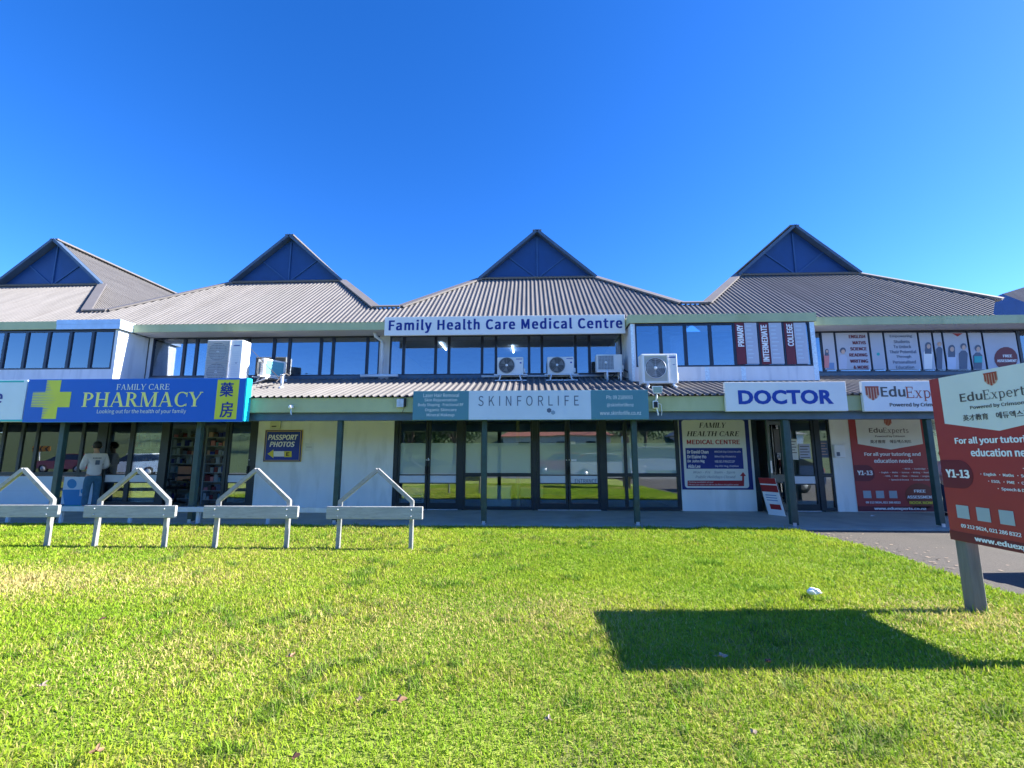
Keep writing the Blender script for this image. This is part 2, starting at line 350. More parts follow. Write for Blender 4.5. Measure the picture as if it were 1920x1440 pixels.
# ------------------------------------------------------------------ the building
bld = empty('shop_building', (0, 12, 0), 'two storey shop building with brown ribbed roofs, blue gables and a canopy over its shopfronts', 'building')
MODX = [-17.02, -8.40, 0.30, 8.97]; HB = 1.96; ZG = 7.32; ZA_ = 9.0; RAKE = 0.857; HH = 3.98; ZL = 5.58; YL = 12.4; YGB = 14.75; YE = 11.5; ZE = 4.90
SL = 0.745
def ribbed(b, us, lo, hi, P, pitch, h):
    """corrugated sheet: ribs run along v, profile across u; P(u, v, height) -> point"""
    pr = [(0.0, 0), (0.56, 0), (0.66, 1), (0.88, 1)]
    u0, u1 = us; k = math.floor(u0 / pitch); samp = []
    while k * pitch < u1:
        for a, q in pr:
            u = (k + a) * pitch
            if u0 <= u <= u1: samp.append((u, q * h))
        k += 1
    V = []; F = []
    for u, q in samp:
        a, c = lo(u), hi(u)
        if c < a + 0.01: c = a + 0.01
        V += [P(u, a, q), P(u, c, q)]
    for i in range(len(samp) - 1): F.append((2 * i, 2 * i + 2, 2 * i + 3, 2 * i + 1))
    b.faces(V, F)
ca, sa = 1 / math.hypot(1, SL), SL / math.hypot(1, SL)
PF = lambda u, y, q: Vector((u, y - sa * q, ZE + SL * (y - YE) + ca * q))
def front_top(x):
    d = min(abs(x - c) for c in MODX)
    if d <= HB: return YGB
    if d <= HH: return YGB - (d - HB) * (YGB - YL) / (HH - HB)
    return YL
b = MB(); ribbed(b, (-23.5, 12.7), lambda x: YE - 0.05 if x < 11.7 else YE + (x - 11.7) * 0.88, front_top, PF, 0.13, 0.025)
rf = b.build('front_roof', roof_m, bld)
cr2, sr2 = 1 / math.hypot(1, RAKE), RAKE / math.hypot(1, RAKE)
for c in MODX:
    for sgn in (-1, 1):
        b = MB()
        # ribs run down the side slope; u = Y, v = distance from the ridge in X
        def hi(y): return HH
        def lo(y):
            return 0.0
        Ps = lambda y, v, q: Vector((c + sgn * (v + sr2 * q), y, ZA_ - RAKE * v + cr2 * q))
        def hiY(y):
            if y >= YGB: return HH
            return HH
        def loY(y):
            if y >= YGB: return 0.0
            return HB + (YGB - y) * (HH - HB) / (YGB - YL)
        ribbed(b, (YL, 25.5), loY, hiY, Ps, 0.13, 0.03)
        if sgn < 0: b.f = [f[::-1] for f in b.f]
        b.build('side_roof', roof_m, bld)
    # gable
    b = MB(); O = Vector((c, YGB + 0.10, 0)); b.prism([(-HB, ZG - 0.02), (HB, ZG - 0.02), (0, ZA_ - 0.02)], O, XV, ZV, -YV, -0.05, 0.0)
    gp = b.build('gable_panel', bluegable_m, bld)
    b = MB(); y = YGB + 0.085
    b.bar((c, y, ZG), (c, y, ZA_ - 0.15), 0.05, 0.04, (0, 1, 0)); b.bar((c - 0.03, y, ZG + 0.08), (c - HB * 0.5, y, ZG + 0.84), 0.04, 0.03, (0, 1, 0)); b.bar((c + 0.03, y, ZG + 0.08), (c + HB * 0.5, y, ZG + 0.84), 0.04, 0.03, (0, 1, 0))
    b.build('batten', gabletrim_m, gp)
    b = MB()
    for sgn in (-1, 1): b.bar((c + sgn * (HB + 0.02), YGB - 0.03, ZG + 0.01), (c, YGB - 0.03, ZA_ + 0.04), 0.22, 0.09, (0, 0, 1))
    b.build('barge_board', barge_m, bld)
    b = MB(); b.bar((c, YGB - 0.1, ZA_ + 0.05), (c, 25.5, ZA_ + 0.05), 0.30, 0.05)
    for sgn in (-1, 1): b.bar((c + sgn * HB, YGB, ZG + 0.05), (c + sgn * HH, YL, ZL + 0.05), 0.24, 0.05, (0, -0.5, 1))
    b.bar((c - HB, YGB - 0.03, ZG + 0.05), (c + HB, YGB - 0.03, ZG + 0.05), 0.16, 0.05, (0, -0.6, 1))
    b.build('ridge_flashing', flash_m, bld)
b = MB()
lim = [-23.5] + [x for c in MODX for x in (c - HH, c + HH)] + [12.7]
for i in range(0, 9, 2):
    if lim[i + 1] > lim[i]:
        b.bar((lim[i], YL, ZL + 0.05), (lim[i + 1], YL, ZL + 0.05), 0.2, 0.05, (0, -0.5, 1)); 
        b.box(lim[i] - 0.1, YL + 0.05, ZL - 0.15, lim[i + 1] + 0.1, 25.5, ZL - 0.05)
b.build('link_roof', flash_m, bld)
# roof of the wing at the far right: blue gable and the slope behind it
b = MB()
p = lambda x, y, Y: PY(x, y, Y)
yy = 12.9
b.prism([((q := p(x, y, yy)).x, q.z) for x, y in [(1846, 592), (1862, 561), (1880, 551), (1920, 566), (2010, 600)]], Vector((0, yy, 0)), XV, ZV, -YV, -0.08, 0)
b.build('gable_panel', bluegable_m, bld)
b = MB(); b.poly([p(1879, 551, 13.1), p(2010, 601, 13.1), p(2100, 601, 14.0), p(2100, 480, 16.5), p(1990, 517, 15.0)]); b.build('wing_roof', mat('wing_roof_grey', (0.065, 0.07, 0.09), 0.9, spec=0.0), bld)
boxpart('rear_wall', wallup_m, bld, -23.5, 25.2, 0, 17, 25.4, 5.4)

# fascia, soffit, boxes
BX0, BX1 = 2.52, 7.05; YB = 11.12; LBX = -10.70
zf0, zf1 = 4.67, 4.885
for x0, x1 in ((LBX + 0.03, BX0 - 0.03), (BX1 + 0.03, 17.0)):
    boxpart('fascia', fascia_m, bld, x0, YE - 0.05, zf0, x1, YE - 0.02, zf1)
    boxpart('soffit', soffit_m, bld, x0, YE - 0.02, zf0 + 0.005, x1, YU, zf0 + 0.03)
def window(parent, x0, x1, z0, z1, Y, fm, gm, bw=0.035, depth=0.07, name='window', extra=None, wl=None, wr=None, wb=None, wt=None):
    wl = bw if wl is None else wl; wr = bw if wr is None else wr; wb = bw if wb is None else wb; wt = bw if wt is None else wt
    x0 += 0.001; x1 -= 0.001
    b = MB(); b.box(x0, Y - depth / 2, z0, x0 + wl, Y + depth / 2, z1); b.box(x1 - wr, Y - depth / 2, z0, x1, Y + depth / 2, z1)
    b.box(x0 + wl, Y - depth / 2, z0, x1 - wr, Y + depth / 2, z0 + wb); b.box(x0 + wl, Y - depth / 2, z1 - wt, x1 - wr, Y + depth / 2, z1)
    f = b.build(name, fm, parent)
    boxpart('pane', gm, f, x0 + wl, Y - 0.004, z0 + wb, x1 - wr, Y + 0.004, z1 - wt)
    return f
def winrow(px, y, z0, z1, Y, fm=frame_m, gm=up_glass, **k):
    xs = [XA(q, y, Y) for q in px]
    for a, c in zip(xs, xs[1:]): window(bld, a, c, z0, z1, Y, fm, gm, **k)
    return xs
zw0, zw1 = 3.555, 4.668
la = winrow([287, 346, 369, 440, 466, 514, 543, 602, 625, 689, 712], 660, zw0, zw1, YU)
lb = winrow([731, 757, 817, 842, 904, 930, 992, 1016, 1079, 1105, 1166], 665, zw0, zw1, YU)
rpx = [1520, 1542, 1568, 1632, 1660, 1725, 1752, 1771, 1818, 1846, 1911, 1935, 2010, 2036]
lc = winrow(rpx, 655, zw0, zw1, YU)
boxes_y = YB + 0.03
ld = winrow([-160, -110, -70, -30, 9, 49, 90, 131, 173, 214], 655, 3.61, 4.64, boxes_y)
le_px = [1191, 1239, 1285, 1332, 1378, 1424, 1471, 1520]
le = winrow(le_px, 645, 3.56, 4.65, boxes_y)
# walls around the upper windows
z_can = lambda y: 2.64 + 0.305 * (y - 9.42)
b = MB()
b.box(la[-1] + 0.002, YU - 0.03, 3.30, lb[0] - 0.002, YU + 0.06, 4.668); b.build('upper_wall', wallup_m, bld); b = MB()
b.box(LBX, YU - 0.03, 3.30, la[0] - 0.002, YU + 0.06, 4.668); b.build('upper_wall', wallup_m, bld); b = MB()
b.box(lb[-1] + 0.002, YU - 0.03, 3.30, BX0 + 0.1, YU + 0.06, 4.668)
b.build('upper_wall', wallup_m, bld)
for q0, q1 in ((la[0], la[-1]), (lb[0], lb[-1]), (lc[0], 17.0)): boxpart('sill_band', beam_m, bld, q0, YU - 0.05, 3.30, q1, YU + 0.05, zw0 - 0.002)
def upbox(x0, x1, winx0, winx1, zs, z_under):
    # projecting bay: spandrel, returns, cap and fascia
    b = MB()
    b.box(x0 + 0.03, YB, z_under, x1 - 0.03, YB + 0.07, zs - 0.003)
    if winx0 - x0 > 0.04: b.box(x0 + 0.03, YB, zs, winx0 - 0.002, YB + 0.07, 4.66)
    if x1 - winx1 > 0.04: b.box(winx1 + 0.002, YB, zs, x1 - 0.03, YB + 0.07, 4.66)
    b.box(x0 + 0.03, YB + 0.071, z_under, x0 + 0.10, YU - 0.031, 4.66); b.box(x1 - 0.10, YB + 0.071, z_under, x1 - 0.03, YU - 0.031, 4.66)
    b.box(x0 + 0.11, YB + 0.075, z_under, x1 - 0.11, YU + 0.5, z_under + 0.05)
    wl_ = b.build('bay_wall', mat('bay_wall', (0.72, 0.74, 0.77), 0.65, 0, 0.05, 1.2, grime=((0.5, 0.53, 0.58), 2.0, 0.54, 0.5), stretch=(3, 3, 0.4)), bld)
    b = MB(); b.box(x0 - 0.03, YB - 0.05, zf0, x1 + 0.03, YB - 0.02, zf1); b.box(x0 - 0.03, YB - 0.02, zf0, x0, YE + 0.35, zf1); b.box(x1, YB - 0.02, zf0, x1 + 0.03, YE + 0.35, zf1)
    b.build('fascia', fascia_m, bld)
    b = MB(); b.box(x0, YB - 0.02, zf1 - 0.03, x1, YE + 0.35, zf1 - 0.004); b.box(x0, YB - 0.02, zf0 + 0.002, x1, YB + 0.1, zf0 + 0.02); b.build('bay_cap', flash_m, bld)
upbox(BX0, BX1, le[0], le[-1], 3.56, 3.20)
upbox(-24.0, LBX, -30, ld[-1], 3.61, 3.20)
# metal cover on the left bay fascia, joint strips and corner trims on the right bay
b = MB(); x0, x1 = XA(106, 607, 11.05), LBX + 0.05
b.box(x0, YB - 0.075, zf1 - 0.09, x1, YB - 0.056, zf1 + 0.03); b.box(x0 + 0.01, YB - 0.07, zf0 - 0.01, x1, YB - 0.053, zf1 - 0.092); b.box(x1 - 0.02, YB - 0.054, zf0 - 0.01, x1, YE + 0.2, zf1 + 0.03)
b.build('fascia_cover', mat('cover_metal', (0.45, 0.55, 0.68), 0.35, 0.3, 0.15, 3), bld)
tm = mat('pale_trim', (0.62, 0.76, 0.90), 0.4, 0, 0.2, 25)
for px in (1326, 1394): q = XA(px, 695, YB); boxpart('joint_strip', tm, bld, q - 0.055, YB - 0.004, 3.21, q + 0.055, YB - 0.001, 3.555)
boxpart('corner_trim', tm, bld, BX1 - 0.13, YB - 0.010, 3.20, BX1 - 0.02, YB - 0.001, 4.66); boxpart('corner_trim', tm, bld, BX0 + 0.02, YB - 0.010, 3.20, BX0 + 0.085, YB - 0.001, 4.66)
# upper interior
b = MB(); b.box(-23, 12.3, 3.28, 16.9, 19, 3.34); b.build('upper_floor', int_floor_m, bld)
boxpart('upper_ceiling', mat('ceiling_tile', (0.32, 0.36, 0.42), 0.8), bld, -23, 12.3, 4.72, 16.9, 19, 4.76)
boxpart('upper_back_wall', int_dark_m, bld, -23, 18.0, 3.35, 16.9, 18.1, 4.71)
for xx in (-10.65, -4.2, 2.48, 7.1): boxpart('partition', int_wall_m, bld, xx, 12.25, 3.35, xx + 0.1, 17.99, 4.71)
for (xa, ya, xb, yb) in ((826, 643, 829, 647), (961, 649, 964, 661)):
    P1 = PZ(xa, ya, 4.68); P2 = P1 + Vector((0.05, -1.1, 0)); 
    b = MB(); b.tube([P1, P1 + Vector((0, 0.9, 0))], 0.025, 8); b.build('ceiling_lamp', tube_light, bld)
b = MB(); a = RECT(326, 650, 346, 703, 12.5); b.box(a[0], 12.5, 3.4, a[2], 12.53, 4.55); b.build('window_blind', mat('blind_beige', (0.70, 0.62, 0.48)), bld)
b = MB(); a = RECT(290, 640, 322, 703, 12.45); b.box(a[0], 12.6, 3.4, a[2], 12.63, 4.6); b.build('window_blind', mat('blind_brown', (0.34, 0.26, 0.24)), bld)
a = RECT(1256, 640, 1280, 700, 11.8); boxpart('window_blind', mat('blind_grey', (0.50, 0.55, 0.60)), bld, a[0], 11.7, 3.4, a[2], 11.72, 4.5)

# canopy
b = MB(); PC = lambda u, y, q: Vector((u, y - 0.29 * q, z_can(y) + 0.957 * q))
ribbed(b, (-24, 17), lambda x: 9.40, lambda x: 12.06 if not (BX0 < x < BX1 or x < LBX) else 11.3, PC, 0.15, 0.034)
b.build('canopy_roof', roof_m, bld)
boxpart('canopy_fascia', fascia_m, bld, -24, 9.47, 2.315, 17, 9.50, 2.625)
boxpart('canopy_beam', beam_m, bld, -24, 9.58, 2.15, 17, 9.76, 2.312)
boxpart('canopy_ceiling', mat('canopy_ceiling', (0.80, 0.80, 0.76)), bld, -24, 9.51, 2.47, 17, 12.04, 2.50)
boxpart('canopy_lining', beam_m, bld, -24, 9.51, 2.316, 17, 9.575, 2.40)
for px in (-170, 110, 368, 634, 908, 1191, 1478, 1750, 2030):
    x = XA(px, 880, YP); b = MB(); b.bbox(x - 0.055, YP - 0.055, 0.03, x + 0.055, YP + 0.055, 2.15, 0.008)
    po = b.build('verandah_post', post_m, bld); boxpart('post_shoe', galv_m, po, x - 0.035, YP - 0.062, 0.001, x + 0.035, YP + 0.062, 0.07)
x = XA(1490, 880, YP); b = MB(); b.bbox(x - 0.045, YP + 0.10, 0.0, x + 0.045, YP + 0.19, 2.15, 0.008); b.build('verandah_post', post_m, bld)
b = MB(); b.box(-24, 9.50, 0.24, XA(615, 958, 9.5), 9.55, 0.34)
for px in (10, 110, 240, 368, 500): x = XA(px, 958, 9.5); b.box(x - 0.03, 9.551, 0.0, x + 0.03, 9.60, 0.34)
b.build('low_rail', mat('low_rail', (0.50, 0.55, 0.58), 0.6, 0, 0.15, 6), bld)

# ground floor: walls, shop windows and doors
GT = 2.468
def gx(px, y=870): return XA(px, y, YG)
def wallseg(p0, p1): return boxpart('wall', wall_m, bld, gx(p0) + 0.002, YG - 0.05, 0.0, gx(p1) - 0.002, YG + 0.08, GT)
wallseg(481, 738); wallseg(1274, 1412); wallseg(1560, 1752)
b = MB(); b.box(gx(1412), YG - 0.02, 2.30, gx(1560), YG + 0.06, GT); b.build('wall', shopframe_m, bld)
MR = 0.92  # mid rail
def bay(p0, p1, low=True, gm=shop_glass, wl=None, wr=None, frost=False, lowm=None):
    x0, x1 = gx(p0), gx(p1)
    if low:
        f2 = window(bld, x0, x1, 0.02, MR - 0.03, YG, shopframe_m, lowm or gm, 0.04, wl=wl, wr=wr, wb=0.07)
        f1 = window(bld, x0, x1, MR - 0.028, GT, YG, shopframe_m, gm, 0.04, wl=wl, wr=wr, wb=0.05)
    else:
        f1 = window(bld, x0, x1, 0.02, GT, YG, shopframe_m, gm, 0.04, wl=wl, wr=wr, wb=0.07)
    if frost:
        boxpart('frosted_film', frost_glass, f1, x0 + (wl or 0.04) + 0.002, YG - 0.010, MR + 0.024, x1 - (wr or 0.04) - 0.002, YG - 0.006, 1.72)
    return f1
def door(p0, p1, handle_side, frost=False, plate=True, lh=True):
    x0, x1 = gx(p0), gx(p1)
    b = MB(); Y = YG; d = 0.03
    st = 0.06
    b.box(x0 + 0.001, Y - d, 0.02, x0 + st, Y + d, 2.42); b.box(x1 - st, Y - d, 0.02, x1 - 0.001, Y + d, 2.42)
    b.box(x0 + st, Y - d, 0.02, x1 - st, Y + d, 0.17); b.box(x0 + st, Y - d, 2.36, x1 - st, Y + d, 2.42); b.box(x0 + st, Y - d, 0.66, x1 - st, Y + d, 0.685); b.box(x0 + st, Y - d, 0.875, x1 - st, Y + d, 0.90)
    o = b.build('door', shopframe_m, bld)
    boxpart('pane', shop_glass, o, x0 + st, Y - 0.004, 0.902, x1 - st, Y + 0.004, 2.358); boxpart('pane', shop_glass, o, x0 + st, Y - 0.004, 0.172, x1 - st, Y + 0.004, 0.658)
    if plate: boxpart('push_plate', p_white, o, x0 + st + 0.002, Y - 0.012, 0.687, x1 - st - 0.002, Y + 0.01, 0.873)
    if frost: boxpart('frosted_film', frost_glass, o, x0 + st + 0.002, Y - 0.010, 0.904, x1 - st - 0.002, Y - 0.006, 1.72)
    if lh:
        hx = x1 - st / 2 if handle_side > 0 else x0 + st / 2
        b = MB(); b.bbox(hx - 0.025, Y - 0.085, 0.92, hx + 0.025, Y - 0.032, 1.12, 0.008); b.build('handle', p_black, o)
        b = MB(); b.tube([(hx, Y - 0.031, 1.28), (hx, Y - 0.04, 1.28)], 0.018, 10); b.build('lock', galv_m, o)
    boxpart('threshold', galv_m, o, x0, Y - 0.05, 0.0, x1, Y + 0.05, 0.018)
    return o
def jamb(p0, p1): return boxpart('door_frame', shopframe_m, bld, gx(p0) + 0.002, YG - 0.05, 0.0, gx(p1) - 0.002, YG + 0.05, GT)
lowposter_m = paint('low_film', (0.58, 0.66, 0.74))
# pharmacy
for q0, q1 in ((-200, -110), (-110, -55), (-55, 0), (0, 35), (35, 64), (64, 116), (116, 150)): bay(q0, q1, lowm=None)
bay(150, 184, wr=0.10)
jamb(184, 197); door(197, 243, 1, lh=False); door(243, 302, 1, lh=False); jamb(302, 314)
jamb(363, 369); jamb(420, 426); boxpart('door_header', shopframe_m, bld, gx(314) + .003, YG - .045, 2.32, gx(363) - .001, YG + .045, GT); boxpart('door_header', shopframe_m, bld, gx(369) + .003, YG - .045, 2.32, gx(420) - .001, YG + .045, GT); door(426, 470, 1); jamb(470, 481)
# skin clinic
jamb(738, 746); door(746, 802, 1, True); door(803, 860, -1, True); jamb(860, 870)
bay(870, 905, frost=True); bay(905, 998, frost=True); jamb(998, 1008); door(1008, 1064, 1, True); door(1065, 1124, -1, True); jamb(1124, 1135)
bay(1135, 1173, frost=True); bay(1173, 1190, frost=True); bay(1190, 1274, frost=True, wr=0.09)
# doctors
jamb(1412, 1422)
x0, x1 = gx(1422), gx(1476)
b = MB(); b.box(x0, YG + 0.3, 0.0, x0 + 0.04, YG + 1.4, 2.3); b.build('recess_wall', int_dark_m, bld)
# open door leaf swung outwards
O = Vector((gx(1470), YG - 0.03, 0.02)); U = Vector((-0.80, -0.6, 0)).normalized(); N = U.cross(ZV)
b = MB(); 
b.obox(O, U, ZV, N, 0, 0.09, 0, 2.25, 0, 0.045); b.obox(O, U, ZV, N, 0.66, 0.75, 0, 2.25, 0, 0.045); b.obox(O, U, ZV, N, 0.09, 0.66, 0, 0.18, 0, 0.045); b.obox(O, U, ZV, N, 0.09, 0.66, 2.15, 2.25, 0, 0.045); b.obox(O, U, ZV, N, 0.09, 0.66, 0.72, 0.9, 0, 0.045)
od = b.build('door', post_m, bld)
b = MB(); b.obox(O, U, ZV, N, 0.09, 0.66, 0.18, 0.72, 0.018, 0.026); b.obox(O, U, ZV, N, 0.09, 0.66, 0.9, 2.15, 0.018, 0.026); b.build('pane', shop_glass, od)
b = MB(); b.obox(O, U, ZV, N, 0.67, 0.735, 0.95, 1.25, 0.046, 0.056); b.obox(O, U, ZV, N, 0.67, 0.735, 0.95, 1.25, -0.012, -0.001); b.build('handle', galv_m, od)
b = MB(); b.obox(O, U, ZV, N, 0.12, 0.40, 1.45, 2.05, 0.027, 0.029); b.obox(O, U, ZV, N, 0.12, 0.40, 1.45, 2.05, 0.0145, 0.0165); b.build('notice', p_black, od)
door(1476, 1530, -1); jamb(1530, 1538); bay(1538, 1560)
# far right beyond the poster
bay(1752, 1830); bay(1830, 1920); bay(1920, 2000); bay(2000, 2090)
# ground floor interior
XL, XR = -23.0, 16.9
boxpart('shop_floor', int_floor_m, bld, XL, YG + 0.09, -0.05, XR, 19, 0.005)
boxpart('shop_ceiling', mat('shop_ceiling', (0.40, 0.42, 0.42)), bld, XL, YG + 0.1, GT + 0.04, XR, 19, GT + 0.08)
boxpart('shop_back_wall', mat('shop_back', (0.45, 0.48, 0.46)), bld, XL, 16.4, 0.006, XR, 16.5, GT + 0.03)
for px in (484, 734, 1277, 1405, 1563, 1748): x = gx(px); boxpart('shop_partition', int_wall_m, bld, x - 0.05, YG + 0.1, 0.006, x + 0.05, 16.39, GT + 0.03)
b = MB()
for px, y0 in ((971, 12.6),): x = XA(px, 870, 12.6); b.box(x - 0.05, y0, 0.006, x + 0.05, y0 + 0.1, GT)
b.build('timber_column', mat('timber', (0.55, 0.40, 0.20), 0.6, 0, 0.2, 6, stretch=(6, 6, 0.5)), bld)
# downpipe with its spreader
b = MB(); x = XA(717, 660, 11.95)
b.tube([(x - 0.16, 11.75, 4.67), (x - 0.15, 11.77, 4.58), (x - 0.03, 11.93, 4.50), (x, 11.95, 4.40), (x, 11.95, 3.56)], 0.042, 10)
b.build('downpipe', mat('downpipe', (0.62, 0.68, 0.76), 0.45), bld)
b = MB(); xa, xb = XA(676, 704, 11.9), XA(746, 704, 11.9); b.tube([(xa, 11.9, 3.52), (xb, 11.9, 3.52)], 0.04, 10); b.build('rain_spreader', MATS['downpipe'], bld)

# ------------------------------------------------------------------ fascia signs
def sign(name, label, cat, x0, y0, x1, y1, Y, th, m, group=None, wrap=0.0):
    a = RECT(x0, y0, x1, y1, Y); root = empty(name, ((a[0] + a[2]) / 2, Y + th, a[1]), label, cat, group)
    b = MB(); b.bbox(a[0], Y, a[1], a[2], Y + th, a[3], 0.006); b.build('board', m, root); return root, a
YS = 9.30
sg, a = sign('pharmacy_sign', 'long royal blue fascia sign with lime cross and PHARMACY in yellow serif capitals', 'sign', 48, 710, 458, 790, YS, 0.165, p_blue)
boxpart('end_panel', p_cyan, sg, a[2] + 0.001, YS - 0.004, a[1], a[2] + 0.035, YS + 0.165, a[3]); boxpart('bottom_trim', paint('trim_blue', (0.05, 0.25, 0.70)), sg, a[0], YS - 0.006, a[1] - 0.012, a[2], YS + 0.1, a[1] - 0.001)
x = lambda q: XA(q, 750, YS); z = lambda q: ZA(255, q, YS)
cx0, cx1, cy0, cy1 = x(60), x(132), z(763), z(734); vx0, vx1 = x(83), x(110)
b = MB(); O = Vector((0, YS, 0))
b.prism([(cx0, cy0), (vx0, cy0), (vx0, z(785)), (vx1, z(785)), (vx1, cy0), (cx1, cy0), (cx1, cy1), (vx1, cy1), (vx1, z(712)), (vx0, z(712)), (vx0, cy1), (cx0, cy1)], O, XV, ZV, -YV, 0.001, 0.004)
b.build('cross', p_lime, sg)
b = MB()
for k in range(24):
    zz = z(714) - k * (z(714) - z(784)) / 23.0; t = abs(k - 11.5) / 11.5
    xe = x(110) - (x(110) - x(88)) * t ** 0.8; xs_ = cx0 if cy0 < zz < cy1 else vx0
    if xe > xs_ + 0.01: b.faces([(xs_ - 0.002, YS - 0.0055, zz + 0.009), (xs_ - 0.002, YS - 0.0055, zz - 0.004), (xe, YS - 0.0055, zz)], [(0, 1, 2)])
b.build('cross_stripes', p_blue, sg)
ptext('FAMILY CARE', sg, p_cream, 219, 720, 318, 731, YS, serif=True, boldT=0.12)
ptext('PHARMACY', sg, p_yellowlet, 155, 735, 380, 763, YS, serif=True)
ptext('Looking out for the health of your family', sg, p_cream, 182, 767, 349, 777, YS, bold=0.004)
pplate('character_panel', sg, p_lime, 405, 712, 446, 786, YS)
ptext('\u85e5', sg, p_navy, 413, 717, 438, 744, YS, lift=0.006, bold=0.008); ptext('\u623f', sg, p_navy, 413, 753, 437, 783, YS, lift=0.006, bold=0.008)
sg, a = sign('clinic_sign', 'pale fascia sign edged in teal, cut off by the left edge of the photo', 'sign', -190, 713, 46, 791, YS + 0.03, 0.13, paint('pale_blue', (0.60, 0.70, 0.78)))
pplate('teal_edge', sg, p_teal2, -189, 714, 45, 717.5, YS + 0.03); pplate('teal_edge', sg, p_teal2, -189, 787, 45, 790.5, YS + 0.03)
ptext('e', sg, p_navy, -10, 738, 5, 756, YS + 0.03, bold=0.01)
YK = 9.38
sg, a = sign('beauty_sign', 'three part fascia sign, teal ends with white text and pale middle with thin SKINFORLIFE lettering', 'sign', 774, 732, 1216, 787, YK, 0.08, p_teal)
pplate('middle_panel', sg, paint('pale_panel', (0.56, 0.64, 0.74)), 879, 732.3, 1108, 786.7, YK)
for t, xa, xb, ym in (('Laser Hair Removal', 794, 861, 741), ('Skin Rejuvenation', 796, 857, 750.5), ('Body Shaping - Fractional RF', 784, 869, 759.5), ('Organic Skincare', 797, 856, 769), ('Mineral Makeup', 800, 852, 778.5)):
    ptext(t, sg, p_letter, xa, ym - 3.6, xb, ym + 3.6, YK)
ptext('SKINFORLIFE', sg, p_slate, 897, 742, 1085, 761, YK, bold=0.0, spacing=1.25, lift=0.006)
ptext('SKIN CLINIC', sg, p_faint, 933, 768, 1008, 772, YK, spacing=1.6, lift=0.006)
def hexagon(px, py, r, m, lift):
    c = PY(px, py, YK); b = MB(); b.prism([(r * math.cos(R(60 * k + 30)), r * math.sin(R(60 * k + 30))) for k in range(6)], c, XV, ZV, -YV, lift - 0.002, lift); b.build('hexagon', m, sg)
hexagon(1029.5, 769.5, 0.052, p_slate, 0.007); hexagon(1037, 773.5, 0.047, paint('slate_light', (0.22, 0.31, 0.42)), 0.0095); hexagon(1016, 769, 0.045, p_faint, 0.007); hexagon(1044, 766, 0.035, p_faint, 0.006)
ptext('Ph: 09 2189093', sg, p_letter, 1137, 741, 1186, 748.5, YK); ptext('@skinforlifenz', sg, p_letter, 1138, 755.5, 1188, 763.5, YK, bold=0.004); ptext('www.skinforlife.co.nz', sg, p_letter, 1125, 770, 1202, 778, YK)
sg, a = sign('doctor_sign', 'white fascia sign reading DOCTOR in bold blue capitals', 'sign', 1360, 716, 1588, 771, YK, 0.07, p_white)
ptext('DOCTOR', sg, p_docblue, 1384, 731, 1562, 758, YK, bold=0.032, plain=True, spacing=1.05)
sg, a = sign('tutoring_sign', 'white tutoring fascia sign with striped shield, right of the DOCTOR sign', 'sign', 1618, 714, 1850, 771, YK, 0.07, p_white)
def shield(parent, c, U, V, wd, ht, lift=0.004):
    N = U.cross(V); pr = [(-.5, .5), (-.5, -.1), (-.3, -.36), (0, -.5), (.3, -.36), (.5, -.1), (.5, .5)]
    b = MB(); b.prism([(x * wd, y * ht) for x, y in pr][::-1] if False else [(x * wd, y * ht) for x, y in pr], c, U, V, N, lift - 0.002, lift)
    o = b.build('shield', p_tan, parent); b = MB()
    for k in range(5):
        xc = -0.40 + 0.2 * k; lowy = -0.5 + 0.38 * (abs(xc) / 0.42) ** 1.3
        b.obox(c, U, V, N, (xc - 0.065) * wd, (xc + 0.065) * wd, (lowy + 0.02) * ht, 0.5 * ht, lift + 0.0005, lift + 0.0015)
    b.obox(c, U, V, N, -0.5 * wd, 0.5 * wd, 0.40 * ht, 0.5 * ht, lift + 0.002, lift + 0.003)
    b.build('shield_stripes', p_rust, o if False else parent)
shield(sg, PY(1635.5, 737.5, YK), XV, ZV, 0.27, 0.29)
ptext('Edu', sg, p_grey, 1651, 724, 1697, 744, YK, bold=0.01); ptext('Experts', sg, p_rust, 1698, 725, 1795, 752, YK, serif=True, boldT=0.12); ptext('Powered by Crimson', sg, p_grey, 1668, 755, 1765, 764, YK, bold=0.012)
sg, a = sign('medical_centre_sign', 'long white sign with blue Medical Centre lettering under the middle roof', 'sign', 721, 592, 1172, 627, 11.36, 0.07, p_white)
ptext('Family Health Care Medical Centre', sg, p_navy, 729, 597, 1167, 623, 11.36, bold=0.015, spacing=1.08)

# wall signs
sg, a = sign('passport_sign', 'blue PASSPORT PHOTOS sign with arrow on the white wall', 'sign', 495, 806, 566, 866, YG - 0.08, 0.03, p_gold)
Yp = YG - 0.08
pplate('border', sg, p_navy, 496, 807, 565, 865, Yp); pplate('border_line', sg, p_gold, 498, 808.5, 563, 863.5, Yp, 0.0045, 0.0014); pplate('field', sg, paint('passport_blue', (0.02, 0.05, 0.32)), 499, 809.5, 562, 862.5, Yp, 0.0065, 0.0018)
ptext('PASSPORT', sg, p_letter, 503, 815, 559, 825, Yp, bold=0.016, shear=0.2, lift=0.008); ptext('PHOTOS', sg, p_letter, 506, 828, 553, 838, Yp, bold=0.016, shear=0.2, lift=0.008)
def ppoly(name, parent, m, pts, Y, lift):
    b = MB(); P3 = [PY(x, y, Y) for x, y in pts]; b.prism([(q.x, q.z) for q in P3], Vector((0, Y, 0)), XV, ZV, -YV, lift - 0.0015, lift); return b.build(name, m, parent)
